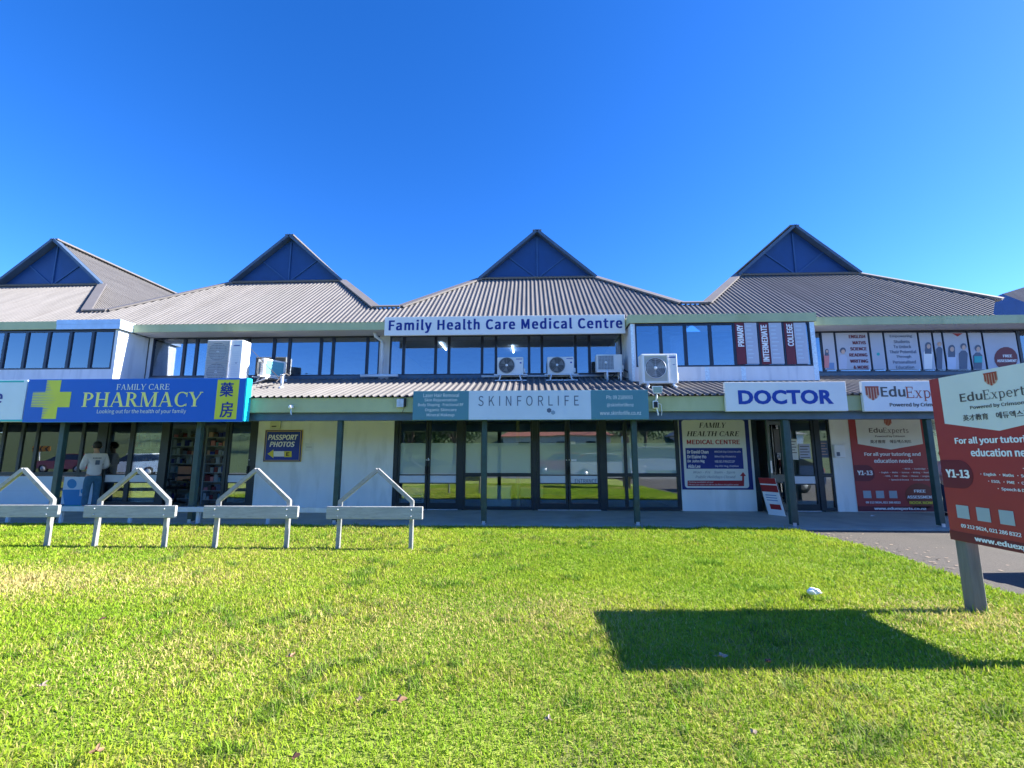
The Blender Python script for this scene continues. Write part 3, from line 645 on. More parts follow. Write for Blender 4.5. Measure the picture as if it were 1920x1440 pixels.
ppoly('arrow_head', sg, p_yellow, [(502, 851), (513, 843), (513, 859)], Yp, 0.009); ppoly('arrow_shaft', sg, p_letter, [(513.3, 846), (533, 846), (533, 856), (513.3, 856)], Yp, 0.009); ppoly('arrow_tail', sg, p_yellow, [(533.3, 846), (547, 846), (547, 857), (533.3, 857)], Yp, 0.009)
ptext('E', sg, p_black, 537, 848, 543, 855, Yp, bold=0.02, lift=0.011)

sg, a = sign('medical_directory', 'white and navy medical directory board listing doctors and hours, beside the open door', 'sign', 1276, 785, 1408, 918, YG - 0.075, 0.02, paint('directory_navy', (0.010, 0.022, 0.17)))
Yd = YG - 0.075
def rounded(x0, z0, x1, z1, r, n=6):
    pts = []
    for cx, cz, a0 in ((x1 - r, z1 - r, 0), (x0 + r, z1 - r, 90), (x0 + r, z0 + r, 180), (x1 - r, z0 + r, 270)):
        for k in range(n + 1): pts.append((cx + r * math.cos(R(a0 + 90 * k / n)), cz + r * math.sin(R(a0 + 90 * k / n))))
    return pts
r_ = RECT(1281, 787.5, 1400, 915, Yd); b = MB(); b.prism(rounded(*r_, 0.07), Vector((0, Yd, 0)), XV, ZV, -YV, 0.001, 0.004); b.build('panel', p_tag, sg)
ptext('FAMILY', sg, p_black, 1310, 792.5, 1362, 802, Yd, serif=True, shear=0.22, lift=0.006, boldT=0.2); ptext('HEALTH CARE', sg, p_black, 1287, 808.5, 1386, 818, Yd, serif=True, shear=0.22, lift=0.006, boldT=0.2)
ptext('MEDICAL CENTRE', sg, p_red, 1287.5, 824.5, 1387, 833, Yd, lift=0.006, bold=0.012)
pplate('name_panel', sg, p_navy, 1286, 840, 1393, 879, Yd, 0.0065, 0.002)
for i, (t, u) in enumerate((('Dr David Chan', 'MBChB Dip Child Health'), ('Dr Elaine Ho', 'BMed Dip Obstetrics'), ('Dr John Ng', 'MB BS FRNZCGP'), ('Alda Lee', 'Dip HSC Nsg, Dietitian'))):
    ym = 847 + 9 * i; wd = (40, 36, 33, 25)[i]; w2 = (49, 40, 38, 45)[i]
    ptext(t, sg, p_letter, 1288 + i * 0.6, ym - 3.2, 1288 + wd, ym + 3.4, Yd, bold=0.012, lift=0.009); ptext(u, sg, p_letter, 1339.5 + i * 0.4, ym - 2.0, 1339.5 + w2, ym + 2.6, Yd, bold=0.004, lift=0.009)
ptext('Mon - Fri    9am - 5pm', sg, p_slate, 1299.5, 883, 1378, 889, Yd, shear=0.25, lift=0.006); ptext('Public Holidays Closed', sg, p_slate, 1304, 891.5, 1379, 898, Yd, shear=0.25, lift=0.006)
ppoly('arrow', sg, p_red, [(1289, 901), (1391.3, 901), (1391.3, 892.5), (1387, 892.5), (1393, 885), (1398.5, 892.5), (1395, 892.5), (1395, 911.5), (1289, 911.5)], Yd, 0.006)
ptext('Parking available at rear', sg, p_letter, 1291, 902.5, 1338, 905.8, Yd, shear=0.2, lift=0.008); ptext('Please use stairs or lift to 1st floor reception area', sg, p_letter, 1291, 907, 1384, 910.5, Yd, shear=0.2, lift=0.008)

# tutoring poster design, used by the wall poster and by the big roadside board
def poster_design(parent, O, U, V, W, Hh, vis=1.0):
    """O is the lower left corner; u to the right, v downwards from the top in the helpers below"""
    N = U.cross(V)
    def P(u, v): return O + U * (u * W) + V * ((1 - v) * Hh)
    def plate(name, m, u0, v0, u1, v1, lift, th=0.0015):
        b = MB(); b.obox(P(u0, v1), U, V, N, 0, (u1 - u0) * W, 0, (v1 - v0) * Hh, lift - th, lift); return b.build(name, m, parent)
    def T(t, m, u0, v0, u1, v1, **k): put_text(t, parent, m, P(u0, v1), U, V, (u1 - u0) * W, (v1 - v0) * Hh, **k)
    def pol(name, m, pts, lift):
        b = MB(); b.prism([(u * W, (1 - v) * Hh) for u, v in pts][::-1], O, U, V, N, lift - 0.0015, lift); b.build(name, m, parent)
    pol('name_tag', p_tag, [(0.09, 0.0), (0.92, 0.0), (0.92, 0.29), (0.505, 0.35), (0.09, 0.29)], 0.003)
    shield(parent, P(0.505, 0.058), U, V, 0.095 * W, 0.076 * Hh, 0.006)
    T('Edu', p_grey, 0.25, 0.115, 0.425, 0.168, bold=0.008, lift=0.005); T('Experts', p_grey, 0.43, 0.115, 0.755, 0.185, serif=True, boldT=0.13, lift=0.005)
    T('Powered by Crimson', p_grey, 0.32, 0.196, 0.70, 0.222, bold=0.01, lift=0.005)
    T('\u82f1\u624d\u6559\u80b2', p_grey, 0.25, 0.246, 0.445, 0.283, lift=0.005, bold=0.008); T('\uc5d0\ub4c0\uc5d1\uc2a4\ud37c\ud2b8', p_grey, 0.50, 0.246, 0.775, 0.283, lift=0.005, bold=0.008)
    T('For all your tutoring and', p_letter, 0.155, 0.378, 0.87, 0.428, bold=0.016); T('education needs', p_letter, 0.27, 0.446, 0.76, 0.492, bold=0.016)
    pol('grade_patch', p_maroon, [(0.002, 0.515), (0.16, 0.515)] + [(0.16 + 0.10 * math.sin(R(a)), 0.6 - 0.085 * math.cos(R(a))) for a in range(10, 180, 12)] + [(0.16, 0.685), (0.002, 0.685)], 0.003)
    T('Y1-13', p_letter, 0.04, 0.572, 0.235, 0.622, bold=0.02, lift=0.005)
    for t, u0, v0, u1 in (('\u2022 NCEA  \u2022 Cambridge  \u2022 IB', 0.62, 0.545, 0.98), ('\u2022 English  \u2022 Maths  \u2022 Science  \u2022 Writing  \u2022 Reading', 0.32, 0.584, 0.98), ('\u2022 ESOL  \u2022 PME  \u2022 Chess  \u2022 Chinese  \u2022 Languages', 0.37, 0.622, 0.98), ('\u2022 Speech & Drama  \u2022 Computer Science', 0.43, 0.66, 0.98)):
        T(t, p_letter, u0, v0, u1, v0 + 0.021, bold=0.012)
    pol('circle_patch', p_brown, [(0.80 + 0.19 * math.cos(R(a)), 0.84 - 0.135 * math.sin(R(a))) for a in range(0, 360, 15)], 0.003)
    for u0 in (0.085, 0.245, 0.41): plate('tile', p_qr, u0, 0.785, u0 + 0.1, 0.862, 0.0045)
    T('09 212 9624, 021 286 8322', p_letter, 0.105, 0.895, 0.54, 0.921, bold=0.014)
    T('FREE', p_letter, 0.725, 0.772, 0.87, 0.802, bold=0.02, lift=0.006); T('ASSESSMENT', p_letter, 0.63, 0.833, 0.97, 0.864, bold=0.02, lift=0.006); T('BOOK NOW!', p_yellow, 0.65, 0.892, 0.955, 0.922, bold=0.02, lift=0.006)
    plate('web_strip', p_maroon, 0.002, 0.945, 0.998, 0.998, 0.003); T('www.eduexperts.co.nz', p_letter, 0.2, 0.952, 0.85, 0.99, bold=0.018, lift=0.005)
Yw = YG - 0.065
x0 = XA(1590, 785, Yw); x1 = XA(1749, 880, Yw); z0 = 0.012
ps = empty('tutoring_poster', ((x0 + x1) / 2, Yw, z0), 'red tutoring poster with white tag covering the wall under the canopy', 'poster')
boxpart('sheet', p_crim, ps, x0, Yw, z0, x1, Yw + 0.012, 2.44)
poster_design(ps, Vector((x0, Yw, z0)), XV, ZV, x1 - x0, 2.36)

# big roadside board in the foreground
BF = Vector((4.07, 4.72, 0)); BU = Vector((0.02, -1, 0)).normalized(); BW = 1.2; BZ0, BZ1 = 0.63, 2.19
bb = empty('roadside_board', (4.2, 4.2, 0), 'large red tutoring board on timber posts standing on the lawn', 'sign board')
N = BU.cross(ZV)
b = MB(); b.obox(BF, BU, ZV, N, 0, BW, BZ0 + 0.085, BZ1, -0.012, 0.0); b.build('panel', p_crim, bb)
b = MB(); b.obox(BF, BU, ZV, N, -0.005, BW + 0.005, BZ0, BZ0 + 0.083, -0.014, 0.002); b.build('frame_rail', p_brown, bb); b = MB(); b.obox(BF, BU, ZV, N, -0.005, BW + 0.005, BZ1 - 0.10, BZ1 - 0.02, -0.05, -0.014); b.build('frame_rail', p_brown, bb)
poster_design(bb, BF + ZV * BZ0, BU, ZV, BW, BZ1 - BZ0)
postwood = mat('board_post', (0.155, 0.15, 0.135), 0.85, 0, 0.25, 5, bump=0.3, bscale=30, stretch=(3, 3, 0.4), grime=((0.26, 0.24, 0.2), 4, 0.55, 0.5))
for u in (0.07, BW - 0.08):
    c = BF + BU * u - N * 0.076; b = MB(); b.bbox(c.x - 0.06, c.y - 0.055, -0.05, c.x + 0.06, c.y + 0.055, BZ1 - 0.05, 0.01); b.build('post', postwood, bb)

# posters on the upper right windows and bay
def wposter(name, label, x0, y0, x1, y1, Y, m):
    a = RECT(x0, y0, x1, y1, Y); r = empty(name, ((a[0] + a[2]) / 2, Y, a[1]), label, 'poster', 'tutoring posters on the upper windows')
    boxpart('sheet', m, r, a[0], Y, a[1], a[2], Y + 0.003, a[3]); return r
Yq = YB - 0.012
for word, xa, xb, y0_, y1_, xe in (('PRIMARY', 1378, 1397, 609, 650, 1423), ('INTERMEDIATE', 1424, 1443, 609, 678, 1470), ('COLLEGE', 1471, 1490, 607, 649, 1516)):
    r = wposter('window_poster', {'PRIMARY': 'maroon window strip reading PRIMARY upwards in white', 'INTERMEDIATE': 'maroon window strip reading INTERMEDIATE upwards in white', 'COLLEGE': 'maroon window strip reading COLLEGE upwards in white'}[word], xa + 2, 605, xb, 683, Yq, p_maroon)
    a = RECT(xa + 4.5, y0_, xb - 3, y1_, Yq); put_text(word, r, p_letter, Vector((a[2], Yq, a[1])), ZV, -XV, a[3] - a[1], a[2] - a[0], bold=0.02)
    a2 = RECT(xb + 1, 605, xe - 2, 682, Yq); r2 = empty('window_poster', ((a2[0] + a2[2]) / 2, Yq, a2[1]), {'PRIMARY': 'pale window sheet right of the PRIMARY strip', 'INTERMEDIATE': 'pale window sheet right of the INTERMEDIATE strip', 'COLLEGE': 'pale window sheet right of the COLLEGE strip'}[word], 'poster', 'tutoring posters on the upper windows')
    boxpart('sheet', p_film, r2, a2[0], Yq, a2[1], a2[2], Yq + 0.003, a2[3])
    b = MB()
    for k in range(9):
        zz = a2[3] - 0.10 - k * 0.1; wl_ = random.uniform(0.5, 0.85); b.box(a2[0] + 0.04, Yq - 0.0035, zz, a2[0] + 0.04 + (a2[2] - a2[0] - 0.08) * wl_, Yq - 0.002, zz + 0.025)
    b.build('text_lines', p_faint, r2)
Yr = YU - 0.045
def figure(parent, px, ytop, ybot, wpx, hair, top, skin=p_skin, long_hair=False):
    """printed student on a poster"""
    cx = px; hr = wpx * 0.30; hy = ytop + hr * 1.1
    shp = lambda c, ry, rx, n=14: [(c[0] + rx * math.cos(2 * math.pi * k / n), c[1] + ry * math.sin(2 * math.pi * k / n)) for k in range(n)]
    ppoly('printed_figure', parent, top, [(cx - wpx * .2, ytop + hr * 2.4), (cx + wpx * .2, ytop + hr * 2.4), (cx + wpx * .48, ytop + hr * 3.4), (cx + wpx * .42, ybot), (cx - wpx * .42, ybot), (cx - wpx * .5, ytop + hr * 3.5)], Yr, 0.0055)
    if long_hair: ppoly('printed_figure', parent, hair, [(cx - hr * 1.1, hy - hr * .4), (cx + hr * 1.1, hy - hr * .4), (cx + hr * 1.25, ytop + hr * 4), (cx - hr * 1.25, ytop + hr * 4)], Yr, 0.0075)
    ppoly('printed_figure', parent, hair, shp((cx, hy - hr * .25), hr * 1.12, hr * 1.1), Yr, 0.0095)
    ppoly('printed_figure', parent, skin, shp((cx + hr * .1, hy + hr * .2), hr * .85, hr * .7), Yr, 0.0115)
pw = {}
for (xa, xb, lab) in ((1544, 1566, 'pale window sheet with a smiling schoolgirl at its left edge'), (1570, 1630, 'window sheet with a boy writing beside the ENGLISH MATHS SCIENCE list'), (1634, 1658, 'narrow pale window sheet with a small teal dot'), (1662, 1723, 'window sheet reading Empowering Students To Unlock Their Potential'), (1727, 1750, 'narrow window sheet printed with a student in white'), (1754, 1769, 'narrowest window sheet with a student wearing a cap'), (1773, 1816, 'window sheet printed with two students and a red triangle'), (1820, 1844, 'narrow window sheet with a student holding a teal book'), (1848, 1909, 'window sheet with a large maroon circle reading FREE')):
    pw[xa] = wposter('window_poster', lab, xa, 624, xb, 693, Yr, p_film)
figure(pw[1544], 1550, 655, 690, 10, p_slate, p_pink, long_hair=True)
ppoly('printed_desk', pw[1544], p_midblue, [(1550, 680), (1564, 680), (1564, 692), (1550, 692)], Yr, 0.004)
figure(pw[1570], 1580, 653, 692, 17, p_slate, paint('pale_shirt', (0.5, 0.55, 0.7)))
for i, t in enumerate(('ENGLISH', 'MATHS', 'SCIENCE', 'READING', 'WRITING', '& MORE')):
    yy = 631 + 11.5 * i; wd = (31, 25, 31, 34, 34, 29)[i]; xr = 1622 + i * 1.4; ptext(t, pw[1570], p_maroon, xr - wd, yy - 3, xr, yy + 3.2, Yr, bold=0.02)
ppoly('dot', pw[1634], p_teal2, [(1646.5 + 3 * math.cos(k * .52), 664 + 3 * math.sin(k * .52)) for k in range(12)], Yr, 0.005)
for i, t in enumerate(('Empowering', 'Students', 'To Unlock', 'Their Potential', 'Through', 'Personalised', 'Education')):
    yy = 630.5 + 9.6 * i; wd = (42, 30, 33, 50, 28, 43, 34)[i]; xc = 1689 + i * 1.3; ptext(t, pw[1662], p_slate, xc - wd / 2, yy - 2.8, xc + wd / 2, yy + 3.3, Yr, bold=0.008)
figure(pw[1727], 1740, 643, 692, 17, p_slate, p_letter, long_hair=True); figure(pw[1754], 1761, 642, 692, 12, p_tan, p_slate)
figure(pw[1773], 1784, 648, 692, 18, p_slate, paint('pale_coat', (0.55, 0.62, 0.78)), long_hair=True); figure(pw[1773], 1806, 645, 692, 17, p_slate, p_slate)
ppoly('triangle', pw[1773], p_crim, [(1785, 625), (1805, 625), (1795, 631)], Yr, 0.005)
figure(pw[1820], 1833, 648, 692, 18, p_slate, p_slate); ppoly('book', pw[1820], p_teal2, [(1826, 668), (1841, 668), (1841, 680), (1826, 680)], Yr, 0.0135)
ppoly('circle', pw[1848], p_maroon, [(1886 + 22 * math.cos(k * .35), 672 + 21.5 * math.sin(k * .35)) for k in range(18) if True], Yr, 0.005)
ptext('FREE', pw[1848], p_letter, 1880, 665, 1897, 670, Yr, bold=0.02, lift=0.007); ptext('ASSESSMENT', pw[1848], p_letter, 1869, 674, 1906, 679, Yr, bold=0.02, lift=0.007)
# pharmacy low window posters
Yl = YG - 0.045
r = empty('window_poster', (gx(125), Yl, 0.05), 'white pharmacy window poster with blue parent and child figures', 'poster'); a = RECT(117, 894, 186, 950, Yl)
boxpart('sheet', paint('low_sheet', (0.62, 0.72, 0.80)), r, a[0], Yl, 0.10, a[2], Yl + 0.003, a[3]); 
circ = lambda cx, cy, rr: [(cx + rr * math.cos(k * .4488), cy + rr * math.sin(k * .4488)) for k in range(14)]
ppoly('printed_figure', r, p_sky, circ(135, 907, 9), Yl, 0.004); ppoly('printed_figure', r, p_sky, [(117, 918), (150, 918), (146, 947), (121, 947)], Yl, 0.004); ppoly('printed_figure', r, p_sky, circ(156, 921, 5), Yl, 0.004); ppoly('printed_figure', r, p_sky, [(145, 930), (163, 930), (160, 947), (147, 947)], Yl, 0.0055)
ppoly('floor_band', r, p_teal2, [(117, 947.5), (186, 947.5), (186, 950), (117, 950)], Yl, 0.004)
r = empty('window_poster', (gx(50), Yl, 0.05), 'plain pale blue pharmacy window sheet at the far left', 'poster'); a = RECT(-60, 893, 101, 946, Yl)
boxpart('sheet', MATS['paint_low_sheet'], r, a[0], Yl, 0.09, a[2], Yl + 0.003, a[3]); b = MB(); b.box(a[0] + .3, Yl - 0.004, 0.44, a[2] - 0.45, Yl - 0.002, 0.455); b.build('text_lines', p_faint, r)
ptext('ENTRANCE', [o for o in bld.children if o.name.startswith('door')][6] if False else bld, p_slate, 1078, 898, 1119, 906, YG - 0.014, serif=False, lift=0.004)
for xa, ya, xb, yb in ((1070, 828, 1079, 833), (1071, 861, 1081, 865), (802, 859, 804, 864)): pplate('door_sticker', bld, p_letter, xa, ya, xb, yb, YG - 0.034)
# conduit and pipe runs on the upper wall and canopy
b = MB(); xq = lb[-1] + 0.06
b.tube([(xq, YU - 0.05, 3.45), (xq, YU - 0.05, 4.2), (xq + .05, YU - .05, 4.25), (xq + .05, YU - .05, 4.64)], 0.022, 8); b.build('conduit', MATS['downpipe'], bld)
b = MB(); b.tube([(lb[4], YU - .09, 3.50), (lb[-1], YU - .09, 3.50)], 0.028, 8); b.build('pipe_run', MATS['downpipe'], bld)

# ------------------------------------------------------------------ small things on the facade
t = empty('wall_notice', (gx(515), YG - 0.07, 2.05), 'small pale alarm box above the passport sign', 'notice'); a = RECT(507, 788, 526, 804, YG - 0.08)
b = MB(); b.bbox(a[0], YG - 0.10, a[1], a[2], YG - 0.052, a[3], 0.01); b.build('case', paint('alarm_cream', (0.70, 0.68, 0.42)), t); b = MB(); b.box(a[0] + .05, YG - 0.104, a[1] + .05, a[2] - .1, YG - 0.101, a[1] + .08); b.build('text_lines', p_grey, t)
t = empty('intercom', (gx(1573), YG - 0.07, 1.3), 'white intercom box on the wall left of the red poster', 'intercom'); a = RECT(1563, 834, 1583, 858, YG - 0.10)
b = MB(); b.bbox(a[0], YG - 0.13, a[1], a[2], YG - 0.052, a[3], 0.012); b.build('case', white_m, t); b = MB(); b.box(a[0] + .05, YG - 0.134, a[1] + .04, a[0] + .13, YG - 0.131, a[1] + .14); b.build('keypad', p_slate, t)
t = empty('fascia_lamp', PY(547, 763, 9.45), 'small round white lamp on the green canopy fascia', 'lamp'); c = PY(547, 763, 9.45)
b = MB(); b.tube([c + Vector((0, 0, 0)), c + Vector((0, -0.07, -0.01))], [0.045, 0.04], 12); b.build('head', white_m, t); b = MB(); b.tube([c + Vector((0, -0.01, -0.04)), c + Vector((0.005, -0.03, -0.12)), c + Vector((0.02, -0.03, -0.17))], 0.012, 6); b.build('bracket', galv_m, t)
t = empty('flood_lamp', PY(753, 757, 9.45), 'grey square floodlight on the fascia left of the teal sign', 'lamp'); a = RECT(744, 748, 757, 764, 9.4)
b = MB(); b.bbox(a[0], 9.38, a[1], a[2], 9.45, a[3], 0.012); b.build('head', galv_m, t); b = MB(); b.bbox(a[2] + 0.002, 9.40, a[1] + .02, a[2] + .04, 9.46, a[3] + .02, 0.01); b.build('box', p_black, t); b = MB(); b.tube([(a[2] + .01, 9.44, a[1] + .02), (a[2] - .02, 9.44, a[1] - .06), (a[2] - .06, 9.45, a[1] - .15)], 0.006, 6); b.build('cable', p_grey, t)
c = PY(1233, 732, 9.3); t = empty('flood_lamp', c, 'tilted floodlight with sensor on a bracket below the large outdoor unit', 'lamp')
b = MB(); b.faces([c + Vector(q) for q in ((-.11, 0, .09), (.11, 0, .09), (.085, 0, -.06), (-.085, 0, -.06), (-.09, .09, .07), (.09, .09, .07), (.07, .09, -.05), (-.07, .09, -.05))], [(3, 2, 1, 0), (4, 5, 6, 7), (0, 1, 5, 4), (1, 2, 6, 5), (2, 3, 7, 6), (3, 0, 4, 7)]); b.build('head', white_m, t)
b = MB(); b.obox(c, XV, ZV, -YV, -.085, .085, -.045, .075, 0.002, 0.006); b.build('glass_front', mat('lamp_glass', (0.30, 0.38, 0.32), 0.2), t)
b = MB(); b.tube([c + Vector((0, 0.06, -.07)), c + Vector((0, .1, -.16)), c + Vector((-.03, .12, -.24))], 0.018, 8); b.bbox(c.x - .08, 9.40, c.z - .36, c.x + .03, 9.46, c.z - .20, 0.01); b.build('bracket', white_m, t)
b = MB(); b.bbox(c.x - .065, 9.37, c.z - .345, c.x + .012, 9.399, c.z - .225, 0.006); b.build('sensor', p_black, t)
b = MB(); b.tube([(c.x + .03, 9.44, c.z - .25), (c.x + .10, 9.45, c.z - .27), (c.x + .11, 9.455, c.z - .42), (c.x + .10, 9.46, c.z - .5)], 0.006, 6); b.tube([(c.x, 9.43, c.z - .36), (c.x + .02, 9.42, c.z - .46), (c.x + .02, 9.43, c.z - .50)], 0.014, 6); b.build('cable', p_letter, t)
# vent pipe and cables on the canopy
c = PY(528, 724, 10.6); zb = z_can(10.6); t = empty('vent_pipe', (c.x, 10.6, zb), 'short grey vent pipe standing on the canopy roof', 'pipe')
b = MB(); b.tube([(c.x, 10.6, zb - 0.02), (c.x, 10.6, zb + 0.30)], 0.035, 10); b.build('pipe', galv_m, t); b = MB(); b.tube([(c.x, 10.6, zb + 0.31), (c.x, 10.6, zb + 0.34)], 0.05, 10); b.build('cap', galv_m, t)
b = MB(); b.tube([(c.x, 10.6, zb - 0.01), (c.x, 10.6, zb + 0.05)], [0.09, 0.045], 10); b.build('boot', white_m, t)

# air conditioning units: front faces -Y at local origin (base centre front)
ACG = 'air conditioning units on the canopy roof'
def ac_unit(label, loc, W, Hh, D, style, rot=0.0, legs=None, stand=0.15):
    r = empty('outdoor_unit', (0, 0, 0), label, 'air conditioner', ACG)
    b = MB(); b.bbox(-W / 2, 0, 0, W / 2, D, Hh, 0.018); cs = b.build('casing', acwhite_m, r)
    def round_grille(cx, cz, rad):
        b = MB(); n = 28
        pts = [(cx + rad * math.cos(2 * math.pi * k / n), cz + rad * math.sin(2 * math.pi * k / n)) for k in range(n)]
        b.prism(pts, Vector((0, 0, 0)), XV, ZV, -YV, 0.001, 0.004); g = b.build('fan_opening', acdark_m, r)
        b = MB()
        for q in range(1, 7):
            rr = rad * q / 6.0; ring = [(cx + rr * math.cos(2 * math.pi * k / n), -0.016, cz + rr * math.sin(2 * math.pi * k / n)) for k in range(n + 1)]
            b.tube(ring, 0.006 if q < 6 else 0.012, 5, caps=False)
        for k in range(8): b.tube([(cx, -0.014, cz), (cx + rad * math.cos(k * math.pi / 4), -0.012, cz + rad * math.sin(k * math.pi / 4))], 0.005, 5)
        b.build('grille', acgrille_m if style != 'mid' else galv_m, r)
        b = MB(); b.tube([(cx, -0.012, cz), (cx, -0.024, cz)], rad * 0.17, 12); b.build('hub', white_m, r)
        b = MB()
        for k in range(3):
            a0 = k * 2.094 + 0.3
            b.faces([(cx + rad * .15 * math.cos(a0), -0.0065, cz + rad * .15 * math.sin(a0)), (cx + rad * .9 * math.cos(a0 - .35), -0.0065, cz + rad * .9 * math.sin(a0 - .35)), (cx + rad * .9 * math.cos(a0 + .45), -0.0075, cz + rad * .9 * math.sin(a0 + .45))], [(0, 1, 2)])
        b.build('fan_blade', acgrille_m, g)
    if style == 'tall':
        for zc in (Hh * 0.73, Hh * 0.27):
            round_grille(-W * 0.17, zc, Hh * 0.2)
        b = MB()
        for k in range(26): zz = 0.06 + k * (Hh - 0.12) / 25; b.box(-W * .47, -0.026, zz, W * .15, -0.018, zz + 0.030)
        b.box(-W * .485, -0.03, Hh * .49, W * .17, -0.0265, Hh * .51); b.build('louvre', mat('ac_louvre', (0.42, 0.42, 0.40)), r)
        b = MB(); b.box(W * .155, -0.02, 0.03, W * .175, -0.001, Hh - 0.02); b.build('trim', white_m, r)
        b = MB()
        for k in range(14): zz = Hh * .2 + k * Hh * .04; b.box(W * .22, -0.004, zz, W * .44, -0.001, zz + 0.006)
        b.build('panel_grooves', mat('ac_groove', (0.55, 0.56, 0.60)), r)
        b = MB(); b.box(W * .25, -0.006, Hh * .86, W * .42, -0.0045, Hh * .88); b.box(W * .33, -0.006, Hh * .47, W * .39, -0.0045, Hh * .48); b.build('badge', p_navy, r)
    elif style in ('small', 'mid'):
        round_grille(-W * .14 if style == 'small' else -W * .12, Hh * .52, Hh * .43 if style == 'small' else Hh * .34)
        b = MB(); b.box(W * .22 if style == 'small' else W * .26, -0.004, Hh * .86, W * .46, -0.001, Hh * .90); b.box(W * .36, -0.004, Hh * .62, W * .43, -0.001, Hh * (.70 if style == 'small' else .635)); b.build('badge', p_docblue, r)
        if style == 'mid':
            b = MB(); b.box(-W * .42, -0.0009, Hh * .08, W * .2, -0.0003, Hh * .92); b.build('front_recess', mat('ac_recess', (0.42, 0.43, 0.38)), r); b = MB(); b.box(W * .215, -0.022, 0.02, W * .235, -0.001, Hh - .02); b.box(-W * .43, -0.022, Hh * .93, W * .21, -0.001, Hh * .95); b.box(-W * .47, -0.018, 0.02, -W * .43, -0.001, Hh - .02); b.build('trim', white_m, r)
    elif style == 'square':
        b = MB(); b.box(-W * .44, -0.004, Hh * .10, W * .16, -0.001, Hh * .92); b.build('fan_opening', acgrille_m, r)
        b = MB()
        for k in range(11): xx = -W * .43 + k * W * .58 / 10; b.box(xx, -0.011, Hh * .10, xx + 0.008, -0.0045, Hh * .92)
        for k in range(11): zz = Hh * .11 + k * Hh * .78 / 10; b.box(-W * .44, -0.018, zz, W * .16, -0.0115, zz + 0.006)
        b.build('grille', galv_m, r)
        b = MB(); b.tube([(-W * .14, -0.02, Hh * .5), (-W * .14, -0.026, Hh * .5)], 0.035, 10); b.build('hub', acwhite_m, r)
    elif style == 'back':
        b = MB(); b.box(-W * .38, D + 0.001, Hh * .12, W * .40, D + 0.005, Hh * .90); b.build('coil', coil_m, r)
        b = MB()
        for k in range(6): zz = Hh * .25 + k * Hh * .1; b.box(W * .5 + 0.001, D * .55, zz, W * .5 + 0.006, D * .8, zz + 0.02)
        b.box(W * .5 + .001, D * .1, Hh * .15, W * .5 + .03, D * .45, Hh * .8); b.build('side_louvre', acgrille_m, r)
    if style in ('small', 'mid', 'square'):
        b = MB(); b.bbox(W / 2, D * .3, Hh * .12, W / 2 + 0.05, D * .85, Hh * .38, 0.012); b.build('valve_cover', white_m, r)
    if legs == 'frame':
        b = MB()
        for sx in (-1, 1):
            b.tube([(sx * W * .36, -0.03, -0.01), (sx * W * .42, -0.10, -stand - 0.02)], 0.018, 8); b.tube([(sx * W * .36, D, -0.01), (sx * W * .42, D + .05, -stand + .10)], 0.018, 8)
            b.bar((sx * W * .42, -0.14, -stand - 0.015), (sx * W * .42, D + 0.1, -stand + 0.07), 0.05, 0.03)
        b.bar((-W * .62, -0.03, -0.014), (W * .66, -0.03, -0.014), 0.03, 0.026); b.bar((-W * .6, D - .03, -0.014), (W * .6, D - .03, -0.014), 0.03, 0.026); b.bar((-W * .58, -0.11, -stand - 0.02), (W * .62, -0.11, -stand - 0.02), 0.05, 0.025)
        b.build('stand', mat('stand_white', (0.66, 0.68, 0.70), 0.5, 0, 0.1, 6, grime=((0.4, 0.28, 0.2), 14, 0.62, 0.6)), r)
    elif legs == 'posts':
        b = MB()
        for sx in (-.1, .42):
            b.tube([(sx * W, -0.02, 0.03), (sx * W, -0.02, -stand - .03)], 0.025, 8); b.tube([(sx * W, D, -0.001), (sx * W, D, -stand + .06)], 0.025, 8)
        b.bar((-W * .5, -0.02, -0.016), (W * .5, -0.02, -0.016), 0.04, 0.03); b.build('stand', white_m, r)
        b = MB(); b.tube([(W * .5, D * .6, Hh * .25), (W * .75, D * .6, Hh * .0), (W * .8, D * .4, -stand * .7), (W * .3, D * .5, -stand * .9)], 0.015, 6); b.tube([(W * .3, 0, -.02), (W * .0, 0.05, -stand * .8), (-W * .3, 0.1, -stand * .9)], 0.012, 6); b.build('pipe', acdark_m, r)
    elif legs == 'feet':
        b = MB()
        for sx in (-.36, .36): b.bar((sx * W, -0.05, -0.03), (sx * W, D + .05, -0.03 + 0.0), 0.05, 0.058); b.bar((sx * W - .03 * sx, -0.06, -0.05), (sx * W + .12 * sx, -0.13, -stand), 0.05, 0.03)
        b.build('stand', galv_m, r)
    r.location = loc; r.rotation_euler = (0, 0, rot); return r
ac_unit('tall white double fan outdoor unit behind the pharmacy sign', (-7.685, 10.9, z_can(10.9) + 0.06), 0.93, 1.14, 0.34, 'tall', legs='feet', stand=0.06)
ac_unit('small outdoor unit turned sideways showing its teal coil, behind the tall unit', (-6.88, 11.55, z_can(11.5) + 0.14), 0.62, 0.46, 0.26, 'back', rot=R(-118), legs='frame', stand=0.14)
ac_unit('small round fan outdoor unit on a frame, left of its twin under the middle windows', (-0.49, 11.6, 3.48), 0.68, 0.46, 0.27, 'small', legs='frame', stand=0.16)
ac_unit('small round fan outdoor unit on a frame, between its twin and the square grilled unit', (0.82, 11.6, 3.48), 0.68, 0.46, 0.27, 'small', legs='frame', stand=0.16)
ac_unit('outdoor unit with square grille on two posts beside the right bay wall', (2.06, 11.5, 3.53), 0.66, 0.44, 0.27, 'square', legs='posts', stand=0.25)
ac_unit('large single fan outdoor unit at the canopy edge above the floodlight', (2.98, 10.3, 3.02), 0.81, 0.69, 0.32, 'mid', legs='feet', stand=0.11)
